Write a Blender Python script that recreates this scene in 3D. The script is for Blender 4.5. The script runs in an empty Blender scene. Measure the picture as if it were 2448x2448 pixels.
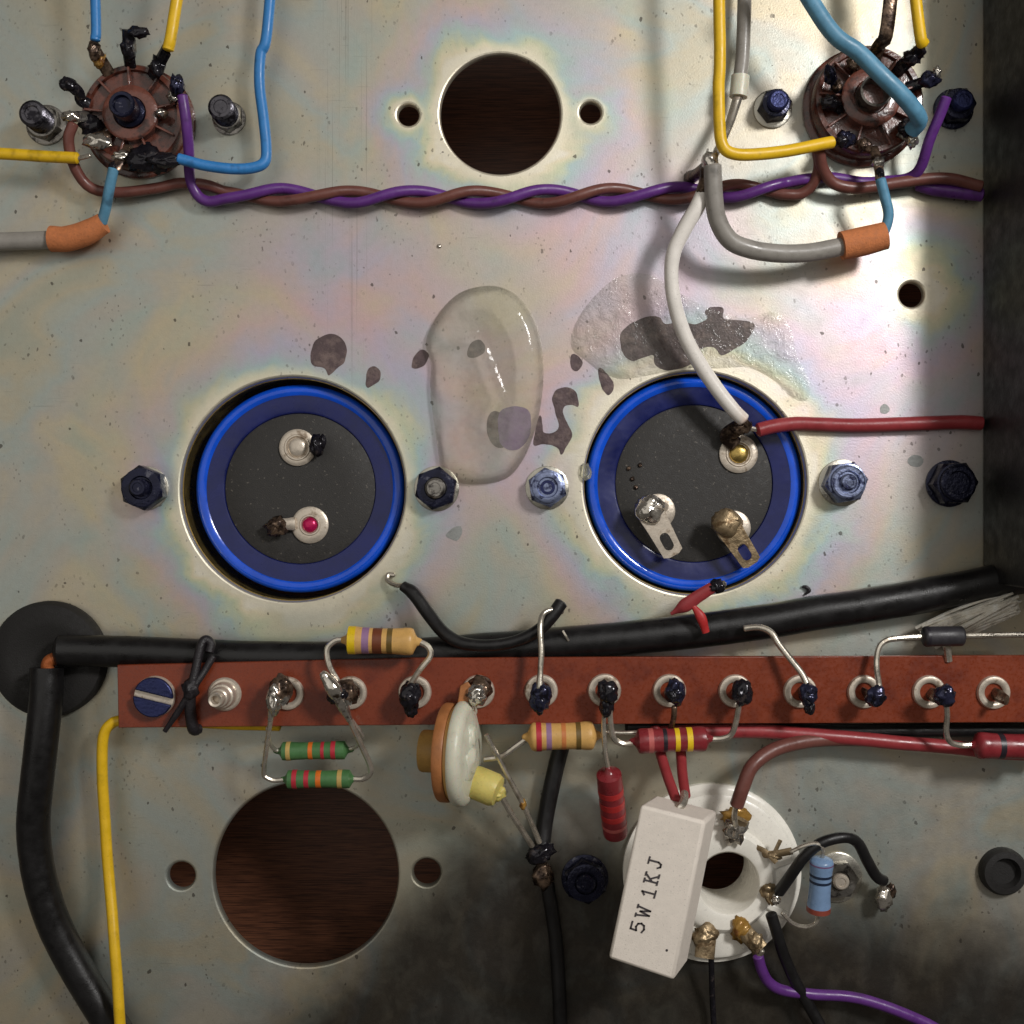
import bpy, math, random
from mathutils import Vector, Matrix, noise
from mathutils.geometry import delaunay_2d_cdt
random.seed(7)
sc = bpy.context.scene
COL = sc.collection
# ------------------------------------------------------------------ camera, world, lamps
# 1 unit = 6.9 mm; the camera hangs 20 cm above the plate and looks straight down
sc.unit_settings.system = 'METRIC'
sc.unit_settings.scale_length = 0.0069
D = 29.0
cam_d = bpy.data.cameras.new('camera'); cam = bpy.data.objects.new('camera', cam_d); COL.objects.link(cam)
cam.location = (0, 0, D); cam_d.sensor_width = 36; cam_d.lens = 36 * D / 24.48
cam_d.clip_start = 0.1; cam_d.clip_end = 500
sc.camera = cam
sc.view_settings.view_transform = 'Standard'; sc.view_settings.look = 'None'
sc.view_settings.gamma = 1; sc.view_settings.exposure = 0.33; sc.view_settings.use_curve_mapping = False
wd = bpy.data.worlds.new('World'); sc.world = wd; wd.use_nodes = True
bg = wd.node_tree.nodes['Background']
bg.inputs[0].default_value = (1.0, 0.90, 0.78, 1); bg.inputs[1].default_value = 0.055
def area(name, loc, target, sx, sy, power, colour, roll=0):
    l = bpy.data.lights.new(name, 'AREA'); l.shape = 'RECTANGLE'; l.size = sx; l.size_y = sy
    l.energy = power; l.color = colour
    o = bpy.data.objects.new(name, l); COL.objects.link(o); o.location = loc
    q = (Vector(target) - Vector(loc)).to_track_quat('-Z', 'Y')
    o.rotation_euler = (q @ Matrix.Rotation(roll, 4, 'Z').to_quaternion()).to_euler()
    return o
# window at the upper right (sharp shadows), added overhead fill, turned so its reflection brightens the upper plate
area('window_lamp', (34, 25, 46), (2, 2, 0), 9.5, 9.5, 18500, (1.0, 0.98, 0.96))
area('overhead_fill', (-20, 21.5, 62), (-20, 21.5, 0), 116, 70, 11200, (1.0, 0.97, 0.91), math.radians(20))
sc.cycles.max_bounces = 6; sc.cycles.diffuse_bounces = 3; sc.cycles.glossy_bounces = 3; sc.cycles.transparent_max_bounces = 6

# ------------------------------------------------------------------ geometry helpers
def W(x, y, z=0.0):
    """point seen at photo position (x, y), z hundredths above the plate"""
    h = z / 100.0; k = (D - h) / D
    return Vector(((x - 1224) / 100 * k, (1224 - y) / 100 * k, h))
def S(r, z=0.0):
    return r / 100.0 * (D - z / 100.0) / D
WORLD = {}
def tag(o, label=None, cat=None, group=None, kind=None):
    if label: o['label'] = label
    if cat: o['category'] = cat
    if group: o['group'] = group
    if kind: o['kind'] = kind
    return o
def thing(name, label, cat, loc, group=None):
    o = bpy.data.objects.new(name, None); COL.objects.link(o); o.empty_display_size = 0.2
    o.location = loc; WORLD[o.name] = Vector(loc)
    return tag(o, label, cat, group)
def basis(axis, up=None):
    a = Vector(axis).normalized()
    u = Vector(up) if up is not None else (Vector((0, 0, 1)) if abs(a.z) < 0.9 else Vector((1, 0, 0)))
    u = (u - a * u.dot(a)).normalized()
    return a, u, a.cross(u)
def smooth_path(pts, rs, n):
    P = [pts[0] * 2 - pts[1]] + pts + [pts[-1] * 2 - pts[-2]]
    R = [rs[0]] + list(rs) + [rs[-1]]
    out, orr = [], []
    for i in range(1, len(P) - 2):
        p0, p1, p2, p3 = P[i-1:i+3]
        for k in range(n):
            t = k / n; t2 = t * t; t3 = t2 * t
            out.append(0.5 * ((2*p1) + (p2-p0)*t + (2*p0-5*p1+4*p2-p3)*t2 + (3*p1-p0-3*p2+p3)*t3))
            s = t * t * (3 - 2 * t); orr.append(R[i] * (1 - s) + R[i+1] * s)
    out.append(pts[-1]); orr.append(rs[-1])
    return out, orr
class MB:
    def __init__(s): s.v = []; s.f = []; s.soft = False
    def ringface(s, rings, closed=True, caps=(True, True)):
        base = len(s.v); n = len(rings[0])
        for r in rings: s.v += [tuple(p) for p in r]
        m = len(rings)
        for i in range(m - 1):
            for j in range(n if closed else n - 1):
                a = base + i*n + j; b = base + i*n + (j+1) % n
                s.f.append((a, b, b + n, a + n))
        if caps[0]: s.f.append(tuple(base + j for j in reversed(range(n))))
        if caps[1]: s.f.append(tuple(base + (m-1)*n + j for j in range(n)))
    def sweep(s, path, rad, seg=12, aspect=1.0, up=None, square=False, tip=None):
        """tube along world points; aspect flattens it along the local up"""
        m = len(path); rings = []
        t0 = (path[1] - path[0]).normalized()
        _, u, w = basis(t0, up)
        prev = t0
        for i in range(m):
            t = ((path[min(i+1, m-1)] - path[max(i-1, 0)])).normalized()
            if up is not None:
                _, u, w = basis(t, up)
            else:
                q = prev.rotation_difference(t); u = q @ u; w = q @ w
            prev = t
            r = rad[i]
            if square:
                cs = [(-1, -aspect), (1, -aspect), (1, aspect), (-1, aspect)]
                rings.append([path[i] + w * (a*r) + u * (b*r) for a, b in cs])
            else:
                rings.append([path[i] + w * (math.cos(2*math.pi*k/seg)*r) + u * (math.sin(2*math.pi*k/seg)*r*aspect) for k in range(seg)])
        if tip and not square:
            def capring(c, t, ring, sgn):
                out = []
                for f, h in ((0.85, 0.4), (0.5, 0.75)):
                    rr = (ring[0] - c).length
                    out.append([c + (p - c) * f + t * (sgn * h * rr * tip) for p in ring])
                return out
            st = capring(path[0], (path[1]-path[0]).normalized(), rings[0], -1)
            en = capring(path[-1], (path[-1]-path[-2]).normalized(), rings[-1], 1)
            rings = [st[1], st[0]] + rings + en
        s.ringface(rings)
        return s
    def tube(s, pts, r, n=8, seg=12, jitter=0.0, smooth=True, **kw):
        """pts: (x, y, z) photo positions; r in photo pixels, one or a list"""
        rs = r if isinstance(r, (list, tuple)) else [r] * len(pts)
        wp = [W(*p) for p in pts]; wr = [S(a, p[2]) for a, p in zip(rs, pts)]
        if smooth and len(wp) > 1: wp, wr = smooth_path(wp, wr, n)
        if jitter:
            off = random.random() * 100
            wp = [p + noise.noise_vector(p * 0.9 + Vector((off, 0, 0))) * jitter for p in wp]
        return s.sweep(wp, wr, seg, **kw)
    def lathe(s, prof, c, axis=(0, 0, 1), seg=40, up=None, phase=0.0, caps=(True, True)):
        a, u, w = basis(axis, up)
        rings = [[c + a*h + (u*math.cos(2*math.pi*k/seg+phase) + w*math.sin(2*math.pi*k/seg+phase))*max(r, 1e-4) for k in range(seg)] for r, h in prof]
        s.ringface(rings, caps=caps)
        return s
    def prism(s, poly, depth):
        """world polygon extruded by a vector"""
        n = len(poly); b = len(s.v); d = Vector(depth)
        s.v += [tuple(p) for p in poly] + [tuple(p + d) for p in poly]
        s.f.append(tuple(range(b, b+n))); s.f.append(tuple(b + n + j for j in reversed(range(n))))
        for j in range(n): s.f.append((b+j, b+n+j, b+n+(j+1) % n, b+(j+1) % n))
        return s
    def box(s, c, ax, ay, az):
        p = [c - ax - ay + az, c + ax - ay + az, c + ax + ay + az, c - ax + ay + az]
        return s.prism(p, az * -2)
    def blob(s, c, sx, sy, sz, amp=0.15, freq=2.0, seed=None, axis=(0, 0, 1), up=None, nu=16, nv=11):
        a, u, w = basis(axis, up); s.soft = True
        off = Vector((random.random()*50, random.random()*50, 0)) if seed is None else Vector((seed*3.7, seed*1.3, 0))
        rings = []
        for i in range(nv + 1):
            th = math.pi * (0.02 + 0.96 * i / nv); ring = []
            for k in range(nu):
                ph = 2 * math.pi * k / nu
                d = Vector((math.sin(th)*math.cos(ph), math.sin(th)*math.sin(ph), math.cos(th)))
                f = 1 + amp * noise.noise(d * freq + off) * 2 + amp * .5 * noise.noise(d * freq * 2.7 + off)
                ring.append(c + u*(d.x*sx*f) + w*(d.y*sy*f) + a*(d.z*sz*f))
            rings.append(ring)
        s.ringface(list(reversed(rings)))
        return s
    def build(s, name, mat, parent=None, label=None, cat=None, group=None, kind=None, sharp=38, bevel=0, flat=False, origin=None):
        xs = [p[0] for p in s.v]; ys = [p[1] for p in s.v]; zs = [p[2] for p in s.v]
        o3 = Vector(((min(xs)+max(xs))/2, (min(ys)+max(ys))/2, min(zs))) if origin is None else Vector(origin)
        me = bpy.data.meshes.new(name)
        me.from_pydata([(p[0]-o3.x, p[1]-o3.y, p[2]-o3.z) for p in s.v], [], s.f)
        me.validate(); me.update()
        if not flat:
            me.polygons.foreach_set('use_smooth', [True] * len(me.polygons))
            me.set_sharp_from_angle(angle=math.radians(180 if s.soft else sharp))
        me.materials.append(mat)
        o = bpy.data.objects.new(name, me); COL.objects.link(o)
        WORLD[o.name] = o3.copy()
        if parent is not None:
            o.parent = parent; o.location = o3 - WORLD[parent.name]
        else: o.location = o3
        if bevel:
            b = o.modifiers.new('bevel', 'BEVEL'); b.width = bevel; b.segments = 2; b.limit_method = 'ANGLE'; b.angle_limit = math.radians(40)
        return tag(o, label, cat, group, kind)

# ------------------------------------------------------------------ materials
def srgb(r, g, b):
    f = lambda c: (c/255/12.92) if c/255 <= 0.04045 else ((c/255+0.055)/1.055)**2.4
    return (f(r), f(g), f(b), 1)
def mul(c, k): return (min(c[0]*k, 1), min(c[1]*k, 1), min(c[2]*k, 1), 1)
class NT:
    def __init__(s, m): s.t = m.node_tree; s.n = s.t.nodes; s.l = s.t.links
    def node(s, kind, **kw):
        n = s.n.new(kind)
        for k, v in kw.items(): setattr(n, k, v)
        return n
    def put(s, sock, v):
        if hasattr(v, 'is_output'): s.l.new(v, sock)
        else: sock.default_value = v
    def math(s, op, a, b=None, c=None, clamp=False):
        n = s.node('ShaderNodeMath', operation=op, use_clamp=clamp)
        s.put(n.inputs[0], a)
        if b is not None: s.put(n.inputs[1], b)
        if c is not None: s.put(n.inputs[2], c)
        return n.outputs[0]
    def mix(s, fac, a, b, mode='MIX'):
        n = s.node('ShaderNodeMix', data_type='RGBA', blend_type=mode)
        s.put(n.inputs[0], fac); s.put(n.inputs[6], a); s.put(n.inputs[7], b)
        return n.outputs[2]
    def noise(s, vec, scale, detail=3, rough=0.5, dist=0.0, colour=False):
        n = s.node('ShaderNodeTexNoise'); s.l.new(vec, n.inputs['Vector'])
        n.inputs['Scale'].default_value = scale; n.inputs['Detail'].default_value = detail
        n.inputs['Roughness'].default_value = rough; n.inputs['Distortion'].default_value = dist
        return n.outputs[1 if colour else 0]
    def ramp(s, fac, stops, interp='LINEAR'):
        n = s.node('ShaderNodeValToRGB'); cr = n.color_ramp; cr.interpolation = interp
        s.put(n.inputs[0], fac)
        while len(cr.elements) < len(stops): cr.elements.new(0.5)
        for e, (p, c) in zip(cr.elements, stops):
            e.position = p; e.color = c if len(c) == 4 else (*c, 1)
        return n.outputs[0]
    def range(s, v, a, b, c=0.0, d=1.0, smooth=False):
        n = s.node('ShaderNodeMapRange', clamp=True)
        if smooth: n.interpolation_type = 'SMOOTHSTEP'
        s.put(n.inputs[0], v)
        for i, x in zip((1, 2, 3, 4), (a, b, c, d)): n.inputs[i].default_value = x
        return n.outputs[0]
    def mapping(s, vec, scale=(1, 1, 1), rot=(0, 0, 0), loc=(0, 0, 0)):
        n = s.node('ShaderNodeMapping'); s.l.new(vec, n.inputs[0])
        n.inputs[1].default_value = loc; n.inputs[2].default_value = rot; n.inputs[3].default_value = scale
        return n.outputs[0]
def mat(name, col, rough=0.5, metal=0.0, var=0.2, vscale=3.0, bump=0.1, bscale=14.0, spec=0.5, coat=0.0, second=None, sec_range=(0.5, 0.65), sec_scale=2.0, trans=0.0, sss=0.0, stretch=(1, 1, 1), rvar=0.12):
    m = bpy.data.materials.new(name); m.use_nodes = True; T = NT(m)
    b = T.n['Principled BSDF']
    tc = T.node('ShaderNodeTexCoord').outputs['Object']
    oi = T.node('ShaderNodeObjectInfo')
    va = T.node('ShaderNodeVectorMath', operation='ADD'); T.l.new(tc, va.inputs[0])
    T.l.new(T.math('MULTIPLY', oi.outputs['Random'], 40.0), va.inputs[1]); co = T.mapping(va.outputs[0], scale=stretch)
    f = T.noise(co, vscale, 3, 0.6)
    c = T.ramp(f, [(0.25, mul(col, 1 - var)), (0.5, col), (0.75, mul(col, 1 + var))])
    if second is not None:
        g = T.range(T.noise(co, sec_scale, 3, 0.65), sec_range[0], sec_range[1], smooth=True)
        c = T.mix(g, c, second)
    # handling dust and small specks
    dst = T.range(T.noise(co, 22.0, 1), 0.66, 0.72)
    c = T.mix(T.math('MULTIPLY', dst, 0.25), c, mul(col, 0.35))
    T.l.new(c, b.inputs['Base Color'])
    T.l.new(T.range(f, 0.3, 0.7, max(rough - rvar, 0.03), min(rough + rvar, 1)), b.inputs['Roughness'])
    b.inputs['Metallic'].default_value = metal; b.inputs['Specular IOR Level'].default_value = spec
    b.inputs['Coat Weight'].default_value = coat; b.inputs['Transmission Weight'].default_value = trans
    if sss:
        b.inputs['Subsurface Weight'].default_value = sss; b.inputs['Subsurface Scale'].default_value = 0.12
    if bump:
        bn = T.node('ShaderNodeBump'); bn.inputs['Strength'].default_value = bump; bn.inputs['Distance'].default_value = 0.05
        T.l.new(T.noise(co, bscale, 2, 0.6), bn.inputs['Height']); T.l.new(bn.outputs[0], b.inputs['Normal'])
    return m
M = {}
M['blue_pvc'] = mat('blue_insulation', srgb(52, 128, 196), 0.42, var=.12, bump=.12, bscale=5, second=mul(srgb(52, 128, 196), .55), sec_range=(.58, .78), sec_scale=1.6)
M['blue_old'] = mat('faded_blue_insulation', srgb(92, 146, 176), 0.45, var=.18, bump=.14, bscale=5, second=srgb(60, 100, 124), sec_range=(.55, .75), sec_scale=1.4)
M['yellow_pvc'] = mat('yellow_insulation', srgb(236, 190, 30), 0.42, var=.10, bump=.12, bscale=5, second=mul(srgb(236, 190, 30), .55), sec_range=(.58, .78), sec_scale=1.6)
M['purple_pvc'] = mat('purple_insulation', srgb(98, 50, 128), 0.38, var=.15, bump=.12, bscale=5, second=mul(srgb(98, 50, 128), .55), sec_range=(.58, .78), sec_scale=1.6)
M['brown_pvc'] = mat('brown_insulation', srgb(112, 68, 60), 0.38, var=.15, bump=.12, bscale=5, second=mul(srgb(112, 68, 60), .55), sec_range=(.58, .78), sec_scale=1.6)
M['grey_pvc'] = mat('grey_insulation', srgb(150, 145, 138), 0.36, var=.12, bump=.12, bscale=5, second=mul(srgb(150, 145, 138), .55), sec_range=(.58, .78), sec_scale=1.6)
M['red_pvc'] = mat('red_insulation', srgb(152, 54, 58), 0.4, var=.15, bump=.12, bscale=5, second=mul(srgb(152, 54, 58), .55), sec_range=(.58, .78), sec_scale=1.6)
M['black_pvc'] = mat('black_insulation', srgb(22, 21, 22), 0.42, var=.3, bump=.08)
M['black_cable'] = mat('black_cable_jacket', srgb(20, 19, 20), 0.36, var=.25, bump=.10, bscale=30)
M['white_pvc'] = mat('white_insulation', srgb(242, 236, 228), 0.3, var=.06, bump=.05, second=srgb(196, 158, 130), sec_range=(.55, .75), sec_scale=.5)
M['sleeve'] = mat('orange_cloth_sleeve', srgb(200, 122, 74), 0.8, var=.15, vscale=9, bump=.35, bscale=26)
M['phenolic'] = mat('brown_phenolic', srgb(96, 52, 40), 0.3, coat=.5, var=.4, vscale=5, bump=.2, second=srgb(40, 24, 22), sec_range=(.5, .7), sec_scale=3)
M['phenolic2'] = mat('brown_phenolic_rib', srgb(110, 64, 52), 0.3, coat=.5, second=srgb(56, 34, 30), sec_range=(.5, .65), var=.3, vscale=5, bump=.2)
M['paxolin'] = mat('red_brown_laminate', srgb(128, 56, 32), 0.32, var=.10, vscale=14, bump=.06, bscale=40, second=srgb(104, 42, 26), sec_range=(.45, .75), sec_scale=1.2)
M['tin'] = mat('tinned_lead', srgb(208, 200, 186), 0.28, 0.8, var=.2, vscale=4, bump=.08, second=srgb(150, 140, 126), sec_range=(.55, .75))
M['solder'] = mat('bright_solder', srgb(214, 208, 198), 0.16, 0.9, var=.35, vscale=5, bump=.25, bscale=7, second=srgb(84, 70, 58), sec_range=(.55, .72), sec_scale=4)
M['dull_solder'] = mat('fluxed_solder', srgb(120, 100, 84), 0.3, 0.7, var=.4, vscale=6, bump=.3, bscale=7, second=srgb(52, 40, 34), sec_range=(.42, .62), sec_scale=4)
M['burnt'] = mat('burnt_joint', srgb(34, 32, 38), 0.17, 0.35, var=.5, vscale=7, bump=.3, bscale=7, second=srgb(74, 66, 66), sec_range=(.58, .68), sec_scale=5)
M['blue_burnt'] = mat('blue_black_joint', srgb(50, 51, 74), 0.17, 0.5, var=.5, vscale=7, bump=.3, bscale=7, second=srgb(26, 24, 32), sec_range=(.48, .62), sec_scale=5)
M['eyelet'] = mat('tinned_eyelet', srgb(214, 202, 186), 0.38, 0.5, var=.15, bump=.1, second=srgb(150, 132, 112), sec_range=(.55, .72), sec_scale=3)
M['zinc'] = mat('zinc_washer', srgb(190, 186, 174), 0.32, 0.85, var=.2, bump=.1)
M['nut_black'] = mat('black_nut', srgb(32, 34, 56), 0.24, 0.55, var=.4, bump=.25, second=srgb(96, 96, 108), sec_range=(.6, .7), sec_scale=6)
M['nut_blue'] = mat('blue_passivated_nut', srgb(136, 146, 178), 0.3, 0.75, var=.2, bump=.15, second=srgb(58, 62, 92), sec_range=(.5, .65), sec_scale=5)
M['screw_blue'] = mat('blue_black_screw', srgb(44, 50, 92), 0.3, 0.6, var=.3, bump=.2)
M['thread_steel'] = mat('oxidised_thread', srgb(92, 90, 96), 0.28, 0.8, var=.3, bump=.2, second=srgb(40, 38, 44), sec_range=(.45, .6), sec_scale=5)
M['steel'] = mat('worn_steel', srgb(150, 146, 140), 0.35, 0.85, var=.3, bump=.2, second=srgb(76, 72, 70), sec_range=(.5, .65), sec_scale=5)
M['cap_rim'] = mat('blue_sleeve_rim', srgb(10, 84, 218), 0.18, var=.25, vscale=1.2, bump=.2, bscale=2.0, coat=.3)
M['cap_blue'] = mat('dark_blue_sleeve', srgb(24, 32, 90), 0.26, var=.3, vscale=1.2, bump=.25, bscale=1.8)
M['cap_disc'] = mat('black_cap_disc', srgb(50, 48, 46), 0.62, var=.25, vscale=8, bump=.22, bscale=36, second=srgb(112, 106, 98), sec_range=(.63, .72), sec_scale=11)
M['brass'] = mat('brass_rivet', srgb(176, 150, 86), 0.32, 0.85, var=.25, bump=.1)
M['aged_tab'] = mat('aged_solder_tab', srgb(158, 138, 108), 0.4, 0.7, var=.3, bump=.25, second=srgb(110, 88, 62), sec_range=(.5, .68), sec_scale=4)
M['magenta'] = mat('magenta_lacquer', srgb(190, 20, 84), 0.25, 0.3, var=.2, bump=.1)
M['ceramic'] = mat('white_ceramic', srgb(247, 243, 232), 0.25, var=.04, bump=.05, second=srgb(214, 196, 150), sec_range=(.70, .86), sec_scale=1.6, spec=.5)
M['cement'] = mat('white_cement_body', srgb(232, 222, 210), 0.7, var=.05, vscale=6, bump=.12, bscale=34)
M['print'] = mat('black_print', srgb(66, 60, 62), 0.7, var=.3, vscale=16, bump=.0)
M['r_tan'] = mat('tan_resistor_body', srgb(214, 168, 98), 0.42, var=.12, bump=.12)
M['r_green'] = mat('green_resistor_body', srgb(74, 118, 70), 0.45, var=.2, bump=.12)
M['r_red'] = mat('red_resistor_body', srgb(134, 42, 48), 0.35, var=.18, bump=.1)
M['r_blue'] = mat('blue_resistor_body', srgb(122, 150, 186), 0.35, var=.12, bump=.1)
M['r_dark'] = mat('dark_component_body', srgb(52, 50, 54), 0.45, var=.25, bump=.12)
for nm, c in dict(yellow=(232, 196, 30), purple=(152, 116, 152), brown=(110, 58, 34), gold=(196, 164, 96), darkgold=(108, 86, 42), orange=(222, 112, 36), red=(184, 46, 60), black=(36, 32, 40), brightred=(178, 44, 44), darkred=(96, 26, 30), palered=(190, 96, 92), navy=(32, 44, 66), rust=(138, 66, 52), paleorange=(208, 128, 74), plum=(120, 84, 120)).items():
    M['band_' + nm] = mat(nm + '_colour_band', srgb(*c), 0.42, var=.12, bump=.08)
M['disc_white'] = mat('white_nylon', srgb(214, 212, 192), 0.36, var=.08, bump=.08, sss=.25)
M['disc_brown'] = mat('brown_laminate_disc', srgb(168, 108, 62), 0.5, var=.2, bump=.1)
M['hub_yellow'] = mat('yellow_nylon_hub', srgb(214, 198, 112), 0.42, var=.12, bump=.15, sss=.2)
M['hub_tan'] = mat('tan_hub', srgb(176, 136, 70), 0.5, var=.2, bump=.15)
M['rubber'] = mat('black_rubber', srgb(26, 24, 23), 0.7, var=.25, vscale=8, bump=.2, bscale=30)
M['black_paint'] = mat('black_painted_steel', srgb(15, 13, 14), 0.5, var=.3, bump=.15)
M['ink'] = mat('dried_marker_ink', srgb(88, 72, 74), 0.4, 0.2, var=.3, vscale=4, bump=.2, second=srgb(122, 104, 100), sec_range=(.45, .7), sec_scale=3)
M['ink_pale'] = mat('faded_ink', srgb(150, 152, 150), 0.42, 0.35, var=.15, bump=.1)
M['ink_violet'] = mat('violet_ink', srgb(128, 104, 140), 0.5, 0.1, var=.2, bump=.1)
M['thread'] = mat('black_waxed_thread', srgb(34, 30, 34), 0.45, var=.3, bump=.35, bscale=30)
M['amber'] = mat('amber_flux', srgb(168, 128, 62), 0.2, 0.2, var=.3, bump=.3, second=srgb(110, 66, 26), sec_range=(.5, .7), sec_scale=3)
M['copper'] = mat('copper_conductor', srgb(186, 104, 56), 0.5, 0.4, var=.2, bump=.2)
M['shield'] = mat('shield_strand', srgb(242, 236, 222), 0.3, 0.2, var=.3, bump=.1)

# glue: clear film with a fresnel gloss; light passes straight through
def glue_mat(name, tint, milk, bump, bscale):
    m = bpy.data.materials.new(name); m.use_nodes = True; T = NT(m)
    for n in list(T.n):
        if n.type == 'BSDF_PRINCIPLED': T.n.remove(n)
    out = [n for n in T.n if n.type == 'OUTPUT_MATERIAL'][0]
    co = T.node('ShaderNodeTexCoord').outputs['Object']
    tr = T.node('ShaderNodeBsdfTransparent'); tr.inputs[0].default_value = tint
    df = T.node('ShaderNodeBsdfDiffuse'); df.inputs[0].default_value = (.74, .73, .62, 1)
    gl = T.node('ShaderNodeBsdfGlossy'); gl.inputs['Roughness'].default_value = 0.10
    bn = T.node('ShaderNodeBump'); bn.inputs['Strength'].default_value = bump; bn.inputs['Distance'].default_value = 0.08
    T.l.new(T.noise(co, bscale, 4, .6, 1.0), bn.inputs['Height'])
    T.l.new(bn.outputs[0], gl.inputs['Normal'])
    fr = T.node('ShaderNodeFresnel'); fr.inputs[0].default_value = 1.5; T.l.new(bn.outputs[0], fr.inputs['Normal'])
    m1 = T.node('ShaderNodeMixShader')
    T.l.new(T.range(T.noise(co, 2.2, 5, .7), .3, .75, milk * .4, milk * 1.7), m1.inputs[0])
    T.l.new(tr.outputs[0], m1.inputs[1]); T.l.new(df.outputs[0], m1.inputs[2])
    m2 = T.node('ShaderNodeMixShader'); T.l.new(T.math('MULTIPLY', fr.outputs[0], .62), m2.inputs[0])
    T.l.new(m1.outputs[0], m2.inputs[1]); T.l.new(gl.outputs[0], m2.inputs[2])
    T.l.new(m2.outputs[0], out.inputs[0])
    return m
M['glue'] = glue_mat('clear_glue', (.97, .97, .92, 1), .15, .22, 2.6)
M['film'] = glue_mat('dried_glue_film', (.97, .975, .96, 1), .05, .55, 3.2)

# holes of the plate: x, y, radius in photo pixels
HOLES = [(1196, 272, 143), (976, 274, 25), (1412, 268, 25), (2180, 704, 29), (700, 1170, 268), (1662, 1156, 266),
         (731, 2090, 220), (433, 2094, 32), (1020, 2086, 32), (1733, 2096, 72)]
def plate_mat():
    m = bpy.data.materials.new('iridescent_zinc_plate'); m.use_nodes = True; T = NT(m); b = T.n['Principled BSDF']
    co = T.node('ShaderNodeTexCoord').outputs['Object']
    flat = T.mapping(co, scale=(1, 1, 0))
    warp = T.math('SUBTRACT', T.noise(flat, 0.55, 3, .55), 0.5)
    # thin chromate film: hue follows the distance from each punched edge
    dmin = None
    for i, (x, y, r) in enumerate(HOLES[:6]):
        p = W(x, y); dn = T.node('ShaderNodeVectorMath', operation='DISTANCE')
        T.l.new(flat, dn.inputs[0]); dn.inputs[1].default_value = (p.x, p.y, 0)
        d = T.math('SUBTRACT', dn.outputs['Value'], r / 100)
        if r < 27: d = T.math('MULTIPLY', d, 2.0)
        dmin = d if dmin is None else T.math('SMOOTH_MIN', dmin, d, 0.5)
    warp2 = T.math('SUBTRACT', T.noise(flat, 0.28, 4, .6, .6), 0.5)
    dd = T.math('ADD', dmin, T.math('ADD', T.math('MULTIPLY', warp, 1.2), T.math('MULTIPLY', warp2, 3.2)))
    ring = T.ramp(T.range(dd, 0.0, 2.9), [(0.0, srgb(240, 234, 218)), (.06, srgb(232, 222, 192)), (.14, srgb(206, 212, 182)),
        (.23, srgb(176, 200, 200)), (.36, srgb(190, 186, 206)), (.52, srgb(210, 184, 188)), (.66, srgb(204, 192, 172)), (.82, srgb(174, 192, 182)), (1, srgb(184, 186, 184))])
    bnz = T.noise(flat, 0.24, 4, .5, .8)
    green = T.ramp(bnz, [(.28, srgb(166, 174, 160)), (.42, srgb(192, 182, 156)), (.50, srgb(176, 184, 176)), (.56, srgb(188, 182, 168)), (.63, srgb(202, 188, 158)), (.74, srgb(168, 180, 170))])
    pink = T.ramp(bnz, [(.30, srgb(164, 188, 200)), (.42, srgb(196, 182, 210)), (.50, srgb(220, 178, 180)), (.58, srgb(214, 192, 164)), (.66, srgb(190, 182, 206)), (.76, srgb(172, 190, 190))])
    wsum = None     # the film is thicker (rosier) over the middle and the right of the sheet
    for (x, y, rr) in ((850, 780, 4.6), (1500, 620, 4.2), (2080, 900, 4.5), (1180, 980, 3.4)):
        p = W(x, y); dn = T.node('ShaderNodeVectorMath', operation='DISTANCE'); T.l.new(flat, dn.inputs[0]); dn.inputs[1].default_value = (p.x, p.y, 0)
        g_ = T.range(T.math('ADD', dn.outputs['Value'], T.math('MULTIPLY', warp, 3.0)), rr*.3, rr, 1, 0, smooth=True)
        wsum = g_ if wsum is None else T.math('MAXIMUM', wsum, g_)
    base = T.mix(T.math('MULTIPLY', wsum, .72), green, pink)
    patch = T.range(T.noise(flat, .34, 3, .5, .5), .36, .60, .45, 1.0)
    c = T.mix(T.math('MULTIPLY', T.range(dmin, 0.1, 2.6, 1.0, .25, smooth=True), patch), base, ring)
    rim = T.range(T.math('ADD', dmin, T.math('MULTIPLY', warp, .5)), 0.02, 0.42, .85, 0, smooth=True)
    c = T.mix(rim, c, srgb(238, 230, 208))
    # grease plus dim reflection, both painted dark into the lower right, with smears
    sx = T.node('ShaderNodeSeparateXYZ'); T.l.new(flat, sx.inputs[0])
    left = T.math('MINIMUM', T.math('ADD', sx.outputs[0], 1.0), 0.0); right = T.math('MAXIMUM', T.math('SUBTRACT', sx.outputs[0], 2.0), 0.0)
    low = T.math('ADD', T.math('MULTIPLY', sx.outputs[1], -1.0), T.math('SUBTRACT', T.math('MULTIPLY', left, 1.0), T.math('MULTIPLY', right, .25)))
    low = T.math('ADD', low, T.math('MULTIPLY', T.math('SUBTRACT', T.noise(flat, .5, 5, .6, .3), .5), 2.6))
    grease_dim = T.range(low, 6.2, 9.2, 0, 1, smooth=True)
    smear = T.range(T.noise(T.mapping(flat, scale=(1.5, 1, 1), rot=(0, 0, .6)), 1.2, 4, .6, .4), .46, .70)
    c = T.mix(T.math('MULTIPLY', grease_dim, T.math('ADD', T.math('MULTIPLY', smear, -.10), .93)), c, srgb(46, 40, 36))
    # specks: pits and flux spatter
    wv = T.node('ShaderNodeVectorMath', operation='MULTIPLY_ADD'); T.l.new(T.noise(flat, 9, 1, .5, 0, True), wv.inputs[0]); wv.inputs[1].default_value = (.09, .09, 0); T.l.new(flat, wv.inputs[2])
    sp = T.mapping(wv.outputs[0], scale=(1, .72, 1), rot=(0, 0, -.6))
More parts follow.
